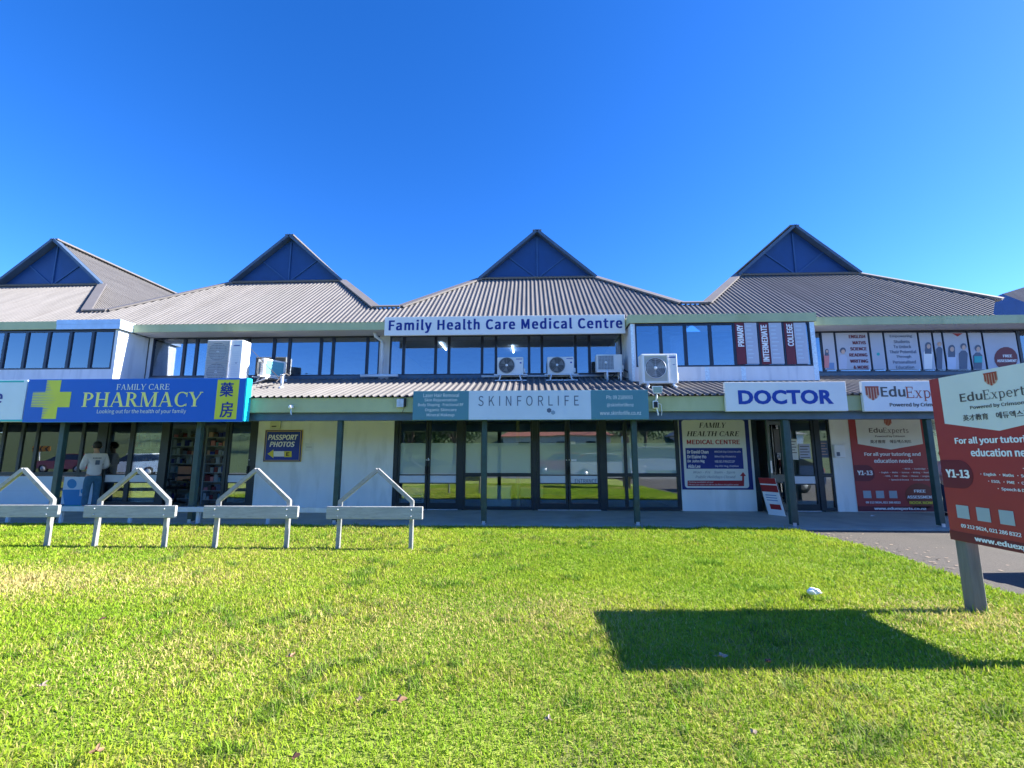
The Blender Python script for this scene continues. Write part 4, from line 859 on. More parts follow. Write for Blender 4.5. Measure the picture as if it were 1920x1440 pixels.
# wire bracket and cable beside the sideways unit
b = MB(); q = lambda x, y, Y: PY(x, y, Y)
b.tube([q(468, 652, 11.3), q(522, 708, 11.0)], 0.008, 5); b.tube([q(505, 690, 11.1), q(524, 710, 10.8), q(512, 722, 10.5), q(480, 727, 10.3)], 0.012, 6); b.tube([q(524, 708, 10.8), q(535, 700, 10.9), q(542, 704, 11.0)], 0.02, 6)
b.build('cable', p_grey, None, 'slack grey cable running from the sideways unit across the canopy roof', 'cable')

# ------------------------------------------------------------------ house shaped racks on the lawn
YR = 7.17
def make_rack():
    r = empty('bike_rack', (0, 0, 0), 'x', 'rack', 'house shaped racks in a row on the lawn')
    for sx in (-.57, .57):
        b = MB(); b.bbox(sx - 0.03, 0.026, -0.05, sx + 0.03, 0.086, 0.72, 0.006); b.build('leg', tube_m, r)
    b = MB()
    for sx in (-1, 1): b.bar((sx * .57, 0.056, 0.705), (sx * 0.0, 0.056 + 0.002 * sx, 1.195), 0.058, 0.06, (0, 1, 0))
    b.build('peak_tube', tube_m, r)
    b = MB(); b.bbox(-.755, -0.024, 0.445, .755, 0.024, 0.635, 0.008); pl = b.build('plank', plank_m, r)
    for sx in (-.575, .575):
        for zz in (0.49, 0.585): b = MB(); b.tube([(sx, -0.025, zz), (sx, -0.033, zz)], 0.013, 8); b.build('bolt', galv_m, pl)
    return r
LAB = ['house shaped rack with white plank, leftmost and cut by the photo edge', 'house shaped rack with white plank, in front of the standing person', 'house shaped rack with white plank, in front of the passport sign wall', 'house shaped rack with white plank, rightmost of the row']
rk = make_rack()
for i, xx in enumerate((-8.26, -6.33, -4.37, -2.41)):
    o = rk if i == 0 else copy_tree(rk); o.location = (xx, YR, 0.0); o['label'] = LAB[i]; o.rotation_euler = (0, 0, R((0.5, -0.4, 0.3, 0)[i]))

# ------------------------------------------------------------------ litter and leaves
def leaf(px, py, size, label, col, rot):
    c = PZ(px, py, 0.045); b = MB(); n = 30; pts = []
    for k in range(n):
        a_ = 2 * math.pi * k / n; rr = size * (0.72 + 0.28 * math.cos(5 * a_ + rot)) * (0.75 + .35 * abs(math.cos(a_)))
        pts.append((rr * math.cos(a_), rr * math.sin(a_)))
    v = [(0, 0, 0.004)] + [(x_, y_, 0.010 * math.sin(2 * math.atan2(y_, x_) + rot) + 0.010 + 0.25 * abs(y_) * (0.4 if y_ > 0 else 1)) for x_, y_ in pts]; f = [(0, k + 1, (k + 1) % n + 1) for k in range(n)]
    cc, ss = math.cos(rot), math.sin(rot); b.faces([(c.x + x_ * cc - y_ * ss, c.y + x_ * ss + y_ * cc, c.z + z_) for x_, y_, z_ in v], f)
    o = b.build('fallen_leaf', col, None, label, 'leaf', 'fallen leaves on the lawn'); return o
lf1 = mat('leaf_tan', (0.30, 0.17, 0.09), 0.7, 0, 0.25, 30); lf2 = mat('leaf_brown', (0.10, 0.045, 0.03), 0.8, 0, 0.25, 30); lf3 = mat('leaf_pale', (0.32, 0.24, 0.17), 0.7, 0, 0.2, 30)
for px, py, sz, lab, m_, ro in ((746, 1316, 0.05, 'largest curled tan leaf on the grass near the bottom middle', lf1, 0.4), (543, 1233, 0.038, 'tan leaf lying on the grass left of centre', lf1, 1.2), (78, 1288, 0.035, 'pale leaf on the grass at the lower left', lf3, 2.0), (1352, 1233, 0.048, 'pinkish tan leaf inside the board shadow', lf3, 0.2), (1441, 1243, 0.032, 'small brown leaf inside the board shadow, right of the larger leaf', lf2, 0.9), (186, 1163, 0.045, 'dark brown leaf on the grass at the left', lf2, 0.6), (181, 1411, 0.034, 'orange brown leaf at the bottom left of the lawn', lf1, 2.6), (670, 1313, 0.026, 'small pale leaf just left of the largest curled leaf', lf3, 0.1), (549, 1422, 0.03, 'dark red leaf at the bottom edge of the lawn', lf2, 0.3), (1029, 1352, 0.026, 'small white pale leaf at the lower middle of the lawn', lf3, 1.7), (1412, 1378, 0.026, 'small pale leaf on the sunny grass below the board shadow', lf3, 0.5)):
    leaf(px, py, sz, lab, m_, ro)
c = PZ(1526, 1112, 0.04); bm = bmesh.new(); bmesh.ops.create_icosphere(bm, subdivisions=3, radius=0.058)
for v in bm.verts:
    k = 1 + 0.28 * math.sin(v.co.x * 60 + v.co.y * 35) * math.cos(v.co.z * 55 + v.co.x * 20) + random.uniform(-.08, .08); v.co = Vector((v.co.x * k * 1.1, v.co.y * k * .8, v.co.z * k * .55)) + c + Vector((0, 0, 0.02))
b = MB(); bm.verts.index_update(); b.faces([v.co.copy() for v in bm.verts], [[v.index for v in f.verts] for f in bm.faces]); bm.free()
b.build('crumpled_tissue', mat('tissue', (0.82, 0.83, 0.86), 0.8, 0, 0.03), None, 'crumpled white paper tissue on the grass before the red board', 'litter')
c = PZ(1637, 968, 0.01); b = MB(); b.faces([(c.x - .06, c.y, .012), (c.x + .01, c.y - .05, .03), (c.x + .08, c.y + .01, .012), (c.x, c.y + .05, .035)], [(0, 1, 2, 3)]); b.build('paper_scrap', MATS['tissue'], None, 'white paper scrap on the verandah floor below the red poster', 'litter')

b = MB()
for k in range(110):
    yq = random.uniform(6.3, 9.3); xq = lawn_right(yq) + abs(random.gauss(0, .45)) + .02; sz = random.uniform(.012, .035); an = random.uniform(0, 3.14); u_ = Vector((math.cos(an), math.sin(an), random.uniform(-.2, .2))); v_ = Vector((-math.sin(an), math.cos(an), random.uniform(-.2, .2))) * .55; c_ = Vector((xq, yq, -0.022))
    b.poly([c_ - u_ * sz, c_ - v_ * sz, c_ + u_ * sz, c_ + v_ * sz])
b.build('leaf_litter', lf3, None, 'dry leaf crumbs scattered along the driveway edge', 'leaf litter', kind='stuff')
a = RECT(571, 831, 588, 846, YG - 0.06); t = empty('wall_paper_note', ((a[0] + a[2]) / 2, YG - 0.055, a[1]), 'faint pale paper note stuck on the white wall right of the passport sign', 'notice'); boxpart('sheet', paint('note_pale', (0.74, 0.76, 0.72)), t, a[0], YG - 0.054, a[1], a[2], YG - 0.0515, a[3]); boxpart('text_lines', paint('note_ink', (0.5, 0.52, 0.5)), t, a[0] + .04, YG - 0.056, a[1] + .1, a[2] - .05, YG - 0.0545, a[1] + .12)
# ------------------------------------------------------------------ tilted notice board by the doctors door
c = Vector((XA(1456, 958, 11.3), 11.3, 0.0)); t = empty('leaning_notice', c, 'narrow white and red notice board leaning beside the doctors door', 'notice board')
O = c; U = Vector((0.55, -0.83, 0)).normalized(); V = Vector((-0.17, 0.05, 0.98)).normalized(); N = U.cross(V)
b = MB(); b.obox(O, U, V, N, -0.2, 0.2, 0, 0.88, -0.012, 0); b.build('board', p_letter, t)
b = MB(); b.obox(O, U, V, N, -0.2, 0.2, 0.74, 0.88, 0.001, 0.003); b.build('red_band', p_red, t); b = MB(); b.obox(O, U, V, N, -0.2, 0.2, 0.55, 0.71, 0.001, 0.003); b.build('red_band', p_red, t); b = MB(); b.obox(O, U, V, N, -0.1, 0.15, 0.14, 0.26, 0.001, 0.003); b.build('red_band', p_red, t)
b = MB()
for k in range(3): b.obox(O, U, V, N, -0.14, 0.12, 0.34 + 0.06 * k, 0.36 + .06 * k, 0.001, 0.003)
b.build('text_lines', p_midblue, t)
b = MB(); b.obox(O, U, V, N, -0.2, 0.2, 0.02, 0.80, -0.06, -0.05); b.bar(O - N * .05 + V * .1, O - N * .25, 0.03, 0.03); b.build('prop', p_grey, t)
# door notices
for (xa, ya, xb, yb, lab, m_) in ((1482, 823, 1496, 862, 'pale notice sheet on the doctors door, left of the framed one', p_tag), (1499, 832, 1520, 860, 'white printed notice sheet on the doctors door', p_film), (1539, 826, 1553, 858, 'dark picture notice on the narrow doctors sidelight', p_slate)):
    a = RECT(xa, ya, xb, yb, YG - 0.02); t = empty('door_notice', ((a[0] + a[2]) / 2, YG - 0.02, a[1]), lab, 'notice'); boxpart('sheet', m_, t, a[0], YG - 0.014, a[1], a[2], YG - 0.0085, a[3])
    b = MB()
    for k in range(5): zz = a[3] - .08 - k * .07; b.box(a[0] + .02, YG - 0.017, zz, a[2] - .03 - .04 * (k % 2), YG - 0.0145, zz + .02)
    b.build('text_lines', p_grey if m_ != p_slate else p_tan, t)

# ------------------------------------------------------------------ inside the shops
def shelf(px0, px1, Y, label):
    x0, x1 = XA(px0, 870, Y), XA(px1, 870, Y); r = empty('display_shelf', ((x0 + x1) / 2, Y, 0.006), label, 'shelf')
    b = MB(); b.box(x0, Y + .35, 0.006, x1, Y + .37, 2.2); b.box(x0 - .03, Y, 0.006, x0 - .001, Y + .37, 2.2); b.box(x1 + .001, Y, 0.006, x1 + .03, Y + .37, 2.2); b.build('frame', p_qr, r)
    sp = MB(); pals = [p_qr, p_teal, p_maroon, p_navy, p_tan, p_slate, p_pink, p_grey]; mbs = [MB() for _ in pals]
    for k in range(8):
        zz = 0.12 + k * .255; b = MB(); b.box(x0, Y, zz, x1, Y + .349, zz + .02); b.build('board', p_qr, r)
        xx = x0 + .02
        while xx < x1 - .1:
            wd = random.uniform(.05, .13); hh = random.uniform(.08, .20); mbs[random.choice((0, 0, 0, 1, 2, 3, 4, 5, 6, 7, 7))].box(xx, Y + .03, zz + .021, xx + wd, Y + random.uniform(.1, .25), zz + .021 + hh); xx += wd + random.uniform(.005, .03)
    for m_, mb in zip(pals, mbs):
        if mb.v: mb.build('shelf_goods', m_, None, 'small boxed goods crowding the pharmacy shelves', 'goods', kind='stuff')
    return r
shelf(318, 362, 13.3, 'white shelf of small goods behind the office chair in the pharmacy'); shelf(384, 428, 13.0, 'white shelf of small goods right of the office chair in the pharmacy'); shelf(215, 300, 15.2, 'white shelf of goods deep inside the pharmacy doors')
cx = XA(328, 915, 12.6); t = empty('office_chair', (cx, 12.6, 0.006), 'black office chair with orange mesh back inside the pharmacy window', 'chair')
b = MB(); b.bbox(cx - .24, 12.42, .46, cx + .24, 12.88, .54, .03); b.build('seat', p_black, t)
b = MB(); b.bbox(cx - .23, 12.9, .66, cx + .23, 12.95, 1.12, .02); bk = b.build('backrest', p_black, t); b = MB(); b.bbox(cx - .19, 12.885, .86, cx + .19, 12.899, 1.08, .005); b.bbox(cx - .19, 12.885, .68, cx + .19, 12.899, .80, .005); b.build('mesh', paint('orange_mesh', (0.62, 0.28, 0.16)), bk)
b = MB(); b.tube([(cx, 12.65, .46), (cx, 12.65, .12)], .03, 8)
for k in range(5): b.tube([(cx, 12.65, .12), (cx + .3 * math.cos(k * 1.257), 12.65 + .3 * math.sin(k * 1.257), .07)], .02, 6)
b.build('base', p_black, t)
for sx in (-1, 1): b = MB(); b.tube([(cx + sx * .24, 12.7, .5), (cx + sx * .28, 12.7, .7), (cx + sx * .28, 12.5, .72), (cx + sx * .28, 12.88, .72)], .018, 6); b.build('armrest', p_black, t)
a = RECT(914, 912, 958, 947, 12.5); t = empty('white_counter', ((a[0] + a[2]) / 2, 12.5, .006), 'low white cabinet inside the clinic window left of the timber column', 'cabinet'); b = MB(); b.bbox(a[0], 12.4, .01, a[2], 12.8, a[3], .01); b.build('body', p_white, t); boxpart('top', p_letter, t, a[0] - .02, 12.38, a[3] + .001, a[2] + .02, 12.82, a[3] + .03)
a = RECT(748, 908, 796, 947, 12.5); t = empty('white_counter', ((a[0] + a[2]) / 2, 12.5, .006), 'white vented cabinet inside the left clinic door', 'cabinet'); b = MB(); b.bbox(a[0] + .08, 12.4, .01, a[2], 12.8, a[3] - .02, .01); b.build('body', p_white, t)
b = MB()
for k in range(5): b.box(a[2] - .28, 12.396, .12 + .05 * k, a[2] - .05, 12.399, .14 + .05 * k)
b.build('vent', p_grey, t)
a = RECT(976, 914, 1018, 930, 13.0); t = empty('white_counter', ((a[0] + a[2]) / 2, 13.0, .006), 'pale bench inside the clinic right of the timber column', 'bench'); b = MB(); b.bbox(a[0], 12.9, .25, a[2], 13.3, a[3], .01); b.build('seat', p_tag, t); b = MB(); b.box(a[0] + .05, 12.95, .006, a[0] + .1, 13.25, .249); b.box(a[2] - .1, 12.95, .006, a[2] - .05, 13.25, .249); b.build('leg', p_grey, t)

# ------------------------------------------------------------------ people
def skin_mesh(name, joints, edges, m, parent, sub=2):
    me = bpy.data.meshes.new(name); me.from_pydata([j[0] for j in joints], edges, []); o = bpy.data.objects.new(name, me); COL.objects.link(o)
    md = o.modifiers.new('Skin', 'SKIN'); md.use_smooth_shade = True
    for i, j in enumerate(joints):
        r = j[1]; me.skin_vertices[0].data[i].radius = r if isinstance(r, tuple) else (r, r)
    me.skin_vertices[0].data[0].use_root = True
    sb = o.modifiers.new('Sub', 'SUBSURF'); sb.levels = sub; sb.render_levels = sub
    dg = bpy.context.evaluated_depsgraph_get(); nm = bpy.data.meshes.new_from_object(o.evaluated_get(dg)); bpy.data.objects.remove(o)
    nm.materials.clear(); nm.materials.append(m); nm.polygons.foreach_set('use_smooth', [True] * len(nm.polygons)); nm.name = name
    q = bpy.data.objects.new(name, nm); COL.objects.link(q); q.parent = parent; WL[q.name] = WL[parent.name]; return q
skin_m = mat('skin', (0.50, 0.30, 0.21), 0.6, 0, 0.06, 8); hair_m = mat('black_hair', (0.008, 0.008, 0.010), 0.45, 0, 0.3, 40)
def make_person(label, loc, rot, top_m, trouser_m, shoe_m, k=1.0, phone=True, print_back=True, group=None):
    """faces +Y locally, standing, forearms bent forward"""
    r = empty('person', (0, 0, 0), label, 'person')
    def chain(side):
        sx = side
        return [((sx * .19, 0.0, 1.40), .062), ((sx * .25, -.02, 1.14), .048), ((sx * .20, .20, 1.06), .040), ((sx * .12, .30, 1.14), .028)]
    J = [((0, 0, .94), (.12, .09)), ((0, 0, 1.12), (.11, .08)), ((0, -.01, 1.34), (.13, .085)), ((0, .0, 1.45), (.06, .055)), ((0, .02, 1.54), (.05, .05)), ((0, .04, 1.60), (.072, .085)), ((0, .045, 1.68), (.075, .092)), ((0, .03, 1.735), (.055, .065))]
    Eg = [(0, 1), (1, 2), (2, 3), (3, 4), (4, 5), (5, 6), (6, 7)]
    for side in (-1, 1):
        s0 = len(J); c_ = chain(side); J += c_; Eg += [(2, s0), (s0, s0 + 1), (s0 + 1, s0 + 2), (s0 + 2, s0 + 3)]
        hx, hy, hz = c_[3][0]; s1 = len(J); J.append(((hx - side * .015, hy + .05, hz + .02), (.036, .016))); Eg.append((s0 + 3, s1))
        for fi, (dx, ln) in enumerate(((-.026, .055), (-.009, .068), (.009, .064), (.026, .05))):
            f0 = len(J); J.append(((hx - side * .015 + dx, hy + .085, hz + .03), .009)); J.append(((hx - side * .03 + dx, hy + .085 + ln * .6, hz + .045 + ln * .2), .008)); J.append(((hx - side * .045 + dx, hy + .085 + ln * .75, hz + .05 + ln * .45), .0065)); Eg += [(s1, f0), (f0, f0 + 1), (f0 + 1, f0 + 2)]
        f0 = len(J); J.append(((hx - side * .045, hy + .03, hz + .045), .010)); J.append(((hx - side * .06, hy + .065, hz + .075), .008)); Eg += [(s0 + 3, f0), (f0, f0 + 1)]
        l0 = len(J); J += [((side * .10, 0, .86), .092), ((side * .105, .015, .48), .058), ((side * .11, -.02, .10), .040), ((side * .115, .09, .035), (.042, .030)), ((side * .118, .17, .025), (.036, .022))]; Eg += [(0, l0), (l0, l0 + 1), (l0 + 1, l0 + 2), (l0 + 2, l0 + 3), (l0 + 3, l0 + 4)]
    body = skin_mesh('body', J, Eg, skin_m, r)
    # clothes grown over the same skeleton
    J2 = [((0, 0, .84), (.17, .125)), ((0, 0, 1.0), (.17, .12)), ((0, 0, 1.18), (.165, .115)), ((0, -.01, 1.36), (.165, .11)), ((0, .0, 1.47), (.075, .068))]; E2 = [(0, 1), (1, 2), (2, 3), (3, 4)]
    for side in (-1, 1):
        c_ = chain(side); s0 = len(J2); J2 += [(c_[0][0], .085), (c_[1][0], .072), (c_[2][0], .058), ((side * .15, .27, 1.11), .045)]; E2 += [(3, s0), (s0, s0 + 1), (s0 + 1, s0 + 2), (s0 + 2, s0 + 3)]
    sh_ = skin_mesh('sweatshirt', J2, E2, top_m, r)
    J3 = [((0, 0, .93), (.15, .105)), ((0, 0, .86), (.155, .11))]; E3 = [(0, 1)]
    for side in (-1, 1): s0 = len(J3); J3 += [((side * .10, 0, .78), .105), ((side * .105, .015, .48), .082), ((side * .11, -.01, .09), .072)]; E3 += [(1, s0), (s0, s0 + 1), (s0 + 1, s0 + 2)]
    skin_mesh('trousers', J3, E3, trouser_m, r)
    for side in (-1, 1): b = MB(); b.bbox(side * .115 - .05, -.09, .0, side * .115 + .05, .20, .085, .03); b.build('shoe', shoe_m, r)
    # hair: cap over back, top and sides of the head
    bm = bmesh.new(); bmesh.ops.create_uvsphere(bm, u_segments=20, v_segments=14, radius=1)
    for v in bm.verts:
        p_ = v.co; v.co = Vector((p_.x * .096, p_.y * .112 + .022, p_.z * .120 + 1.685)) * 1.0
        v.co += Vector((random.uniform(-.004, .004), random.uniform(-.004, .004), random.uniform(-.004, .004)))
    bmesh.ops.delete(bm, geom=[v for v in bm.verts if (v.co.y > .085 and v.co.z < 1.715) or v.co.z < 1.60], context='VERTS')
    bm.verts.index_update(); b = MB(); b.faces([v.co.copy() for v in bm.verts], [[v.index for v in f.verts] for f in bm.faces], True); bm.free(); b.build('hair', hair_m, r)
    b = MB()
    for sx in (-1, 1): b.tube([(sx * .083, .035, 1.625), (sx * .095, .028, 1.65), (sx * .09, .03, 1.68)], [.010, .016, .010], 6)
    b.build('ear', skin_m, r)
    b = MB(); b.tube([(0, .125, 1.665), (0, .150, 1.632), (0, .128, 1.622)], [.008, .014, .008], 6); b.build('nose', skin_m, r)
    b = MB()
    for sx in (-1, 1): b.tube([(sx * .03, .118, 1.668), (sx * .03, .130, 1.667)], .011, 8)
    b.build('eye', p_black, r); b = MB(); b.bbox(-.024, .112, 1.585, .024, .130, 1.594, .003); b.build('mouth', paint('lip', (0.35, 0.12, 0.10)), r)
    if phone:
        b = MB(); b.bbox(-.11, .36, 1.17, -.04, .375, 1.31, .006); cr_, sr_ = math.cos(rot), math.sin(rot)
        b.v = [Vector((loc[0] + k * (p_.x * cr_ - p_.y * sr_), loc[1] + k * (p_.x * sr_ + p_.y * cr_), loc[2] + k * p_.z)) for p_ in b.v]
        b.build('phone', p_black, None, 'black phone held up by the person at the pharmacy window', 'phone')
    if print_back:
        N_ = Vector((0, -1, 0)); b = MB(); [b.box(-.09 + .03 * q_, -.134, 1.33, -.07 + .03 * q_, -.128, 1.36) for q_ in range(6)]; b.box(-.03, -.134, 1.17, .06, -.128, 1.29); b.build('back_print', p_slate, sh_)
    r.location = loc; r.rotation_euler = (0, 0, rot); r.scale = (k, k, k); return r
sweat_m = mat('grey_sweatshirt', (0.74, 0.70, 0.68), 0.85, 0, 0.06, 5); jean_m = mat('blue_jeans', (0.06, 0.16, 0.24), 0.85, 0, 0.15, 14)
make_person('person in pale sweatshirt and blue jeans facing the pharmacy window', (XA(177, 880, 11.84), 11.84, 0.0), R(58), sweat_m, jean_m, p_letter, 0.985)
make_person('person with black hair in a pink top half hidden behind the red board', (XA(1772, 880, 11.4), 11.4, 0.0), R(190), mat('pink_top', (0.55, 0.32, 0.33), 0.85), mat('dark_trousers', (0.02, 0.035, 0.07), 0.85), p_black, 0.86, phone=False, print_back=False)

# ------------------------------------------------------------------ street behind the viewer (reflected in the shop glass)
tyre_m = mat('tyre', (0.012, 0.012, 0.013), 0.8); carglass_m = mat('car_glass', (0.02, 0.025, 0.03), 0.05, 0, 0.05, 2, spec=0.8); lampred_m = paint('tail_lamp', (0.5, 0.01, 0.01))
def car(label, col, loc, rot, van=False):
    r = empty('parked_car', (0, 0, 0), label, 'car'); L = 4.5; Wd = 1.78
    prof = [(-2.2, .32), (-2.25, .62), (-2.1, .86), (-1.3, .98), (1.9, 1.02), (2.2, .95), (2.25, .5), (2.2, .32)] if not van else [(-2.4, .35), (-2.4, .8), (-2.1, 1.05), (-1.6, 1.15), (2.4, 1.2), (2.45, .4)]
    cab = [(-1.25, .98), (-.45, 1.44), (1.2, 1.48), (2.05, 1.0)] if not van else [(-1.6, 1.14), (-.9, 1.85), (2.3, 1.92), (2.38, 1.19)]
    def loft(pf, hw, top_in):
        b = MB(); zs = [p_[1] for p_ in pf]; z0_, z1_ = min(zs), max(zs); V = []
        for s_ in (-1, 1):
            for x_, z_ in pf: V.append((x_, s_ * (hw - top_in * (z_ - z0_) / (z1_ - z0_)), z_))
        n = len(pf); b.faces(V, [tuple(range(n)), tuple(range(2 * n - 1, n - 1, -1))] + [(i, n + i, n + (i + 1) % n, (i + 1) % n) for i in range(n)]); return b
    pm = mat('car_' + label.split()[0], col, 0.25, 0.1, 0.03, 2, spec=0.6)
    loft(prof, Wd / 2, 0.06).build('body', pm, r); loft(cab, Wd / 2 - .06, .16).build('window', carglass_m, r)
    b = MB(); q = cab; zt = max(z_ for _, z_ in cab); b.bbox(q[1][0] - .05, -Wd / 2 + .2, zt - .03, q[2][0] + .05, Wd / 2 - .2, zt + .03, .02); b.build('roof', pm, r)
    for xw in (-1.35, 1.35):
        for s_ in (-1, 1):
            b = MB(); b.tube([(xw, s_ * (Wd / 2 - .2), .32), (xw, s_ * (Wd / 2 + .01), .32)], .32, 20); wv = b.build('wheel', tyre_m, r); b = MB(); b.tube([(xw, s_ * (Wd / 2 + .011), .32), (xw, s_ * (Wd / 2 + .02), .32)], .2, 14); b.build('rim', galv_m, wv)
    for s_ in (-1, 1):
        b = MB(); b.bbox(-2.27, s_ * .6 - .2, .66, -2.15, s_ * .6 + .2, .80, .03); b.build('headlight', white_m, r); b = MB(); b.bbox(2.16, s_ * .62 - .17, .75, 2.28, s_ * .62 + .17, .92, .03); b.build('tail_light', lampred_m, r)
    r.location = loc; r.rotation_euler = (0, 0, rot); return r
car('white hatchback parked at the kerb, mirrored in the clinic door glass', (0.75, 0.76, 0.78), (4.6, -4.1, -0.06), R(180))
car('red hatchback across the road, mirrored in the clinic door glass', (0.42, 0.03, 0.03), (2.4, -10.8, -0.06), 0)
car('silver van mirrored in the window right of the clinic doors', (0.62, 0.64, 0.66), (9.0, -8.2, -0.06), R(180), True)
car('pale saloon across the road mirrored in the pharmacy doors', (0.70, 0.71, 0.72), (-26.3, -6.0, -0.06), 0)
car('maroon saloon on the far side of the road mirrored in the far left pharmacy panes', (0.20, 0.02, 0.03), (-36.0, -10.6, -0.06), 0)
car('blue hatchback just past the right photo edge, casting shade on the driveway', (0.05, 0.09, 0.2), (8.95, 5.4, -0.035), 0)
leaf_mats = [mat('foliage_dark', (0.035, 0.075, 0.022), 0.7, 0, 0.35, 2), mat('foliage_mid', (0.055, 0.11, 0.03), 0.7, 0, 0.35, 2)]
bark_m = mat('bark', (0.10, 0.075, 0.055), 0.9, 0, 0.3, 8)
def tree(label, x_, y_, z_, ht, cr_, m_, n=2600):
    r = empty('roadside_tree', (x_, y_, z_), label, 'tree'); b = MB()
    b.tube([(x_, y_, z_ - .2), (x_ + .1, y_, z_ + ht * .3), (x_, y_ + .1, z_ + ht * .7)], [.22, .15, .06], 8)
    blobs = []
    for k in range(9):
        a_ = random.uniform(0, 6.28); rr = random.uniform(.2, .75) * cr_; c_ = Vector((x_ + rr * math.cos(a_), y_ + rr * math.sin(a_), z_ + ht * random.uniform(.42, .88))); blobs.append((c_, random.uniform(.35, .6) * cr_)); b.tube([(x_, y_, z_ + ht * .3), tuple((Vector((x_, y_, z_ + ht * .4)) + c_) / 2), tuple(c_)], [.1, .06, .02], 6)
    b.build('trunk', bark_m, r); b = MB()
    for k in range(n):
        c_, s_ = random.choice(blobs); d = Vector((random.gauss(0, 1), random.gauss(0, 1), random.gauss(0, 1))).normalized() * s_ * random.uniform(.55, 1.05); p_ = c_ + d; u_ = Vector((random.gauss(0, 1), random.gauss(0, 1), random.gauss(0, 1))).normalized(); v_ = u_.orthogonal().normalized(); q_ = random.uniform(.08, .18)
        b.poly([p_ - u_ * q_, p_ + v_ * q_ * .6, p_ + u_ * q_, p_ - v_ * q_ * .6])
    b.build('crown', m_, r)
tree('bushy dark tree across the road, mirrored in the left clinic door', -10.2, -14.5, .2, 5.0, 2.6, leaf_mats[0]); tree('leafy street tree mirrored in the second clinic door', -6.6, -16, .6, 5.6, 2.6, leaf_mats[1]); tree('broad tree mirrored low in the upper left bay windows', -26, -22, .8, 8.5, 4.0, leaf_mats[0]); tree('tall tree behind the road mirrored in the right hand glass', 12, -24, .8, 8, 3.4, leaf_mats[1]); tree('round tree mirrored in the pharmacy glass', -13, -26, .8, 7, 3.0, leaf_mats[1])
for k in range(9):
    tree('bushy hedge tree behind the far houses, %s from the left' % ('first', 'second', 'third', 'fourth', 'fifth', 'sixth', 'seventh', 'eighth', 'ninth')[k], -44 + 11 * k + random.uniform(-1, 1), -34 + random.uniform(-2, 2), 1.2, 6.5 + random.uniform(-.6, .8), 5.2, leaf_mats[k % 2], 1500)
def house(label, x_, y_, wd, dp, ht, wallm, roofm):
    r = empty('far_house', (x_, y_, .7), label, 'house'); boxpart('wall', wallm, r, x_ - wd / 2, y_ - dp, .6, x_ + wd / 2, y_, .7 + ht)
    b = MB(); o_ = .4; z1_ = .7 + ht; b.faces([(x_ - wd / 2 - o_, y_ + o_, z1_ + .002), (x_ + wd / 2 + o_, y_ + o_, z1_ + .002), (x_ + wd / 2 + o_, y_ - dp - o_, z1_ + .002), (x_ - wd / 2 - o_, y_ - dp - o_, z1_ + .002), (x_ - wd / 4, y_ - dp / 2, z1_ + 1.8), (x_ + wd / 4, y_ - dp / 2, z1_ + 1.8)], [(0, 1, 5, 4), (1, 2, 5), (2, 3, 4, 5), (3, 0, 4), (3, 2, 1, 0)]); b.build('roof', roofm, r)
    for k in (-.3, 0.05, .32): wn = boxpart('window', carglass_m, r, x_ + k * wd - .6, y_ + .001, 1.5, x_ + k * wd + .6, y_ + .04, 2.7); boxpart('sill', white_m, wn, x_ + k * wd - .7, y_ + .001, 1.4, x_ + k * wd + .7, y_ + .1, 1.49)
house('white house across the road mirrored at the far left', -22, -27, 12, 8, 2.7, white_m, mat('tile_grey', (0.2, 0.2, 0.2))); house('cream house across the road mirrored in the clinic glass', 3, -27, 12, 8, 2.7, mat('cream_wall', (0.6, 0.55, 0.42)), mat('tile_red', (0.3, 0.12, 0.08))); house('white house across the road mirrored at the right', 24, -28, 13, 8, 2.8, white_m, MATS['tile_grey'])
t = empty('chevron_board', (-43.0, -14.5, .3), 'orange chevron road board mirrored in the pharmacy glass', 'road sign')
boxpart('panel', paint('orange', (0.70, 0.25, 0.02)), t, -43.8, -14.52, 1.65, -42.2, -14.5, 2.1)
b = MB()
for k in range(4): xx = -42.3 - k * .4; b.prism([(xx, 0), (xx - .16, .22), (xx, .44), (xx - .12, .44), (xx - .28, .22), (xx - .12, 0)], Vector((0, -14.495, 1.655)), XV, ZV, -YV, -.004, 0.0)
b.build('chevron', p_black, t); b = MB(); b.tube([(-43.0, -14.55, .1), (-43.0, -14.55, 1.9)], .04, 8); b.build('post', white_m, t)

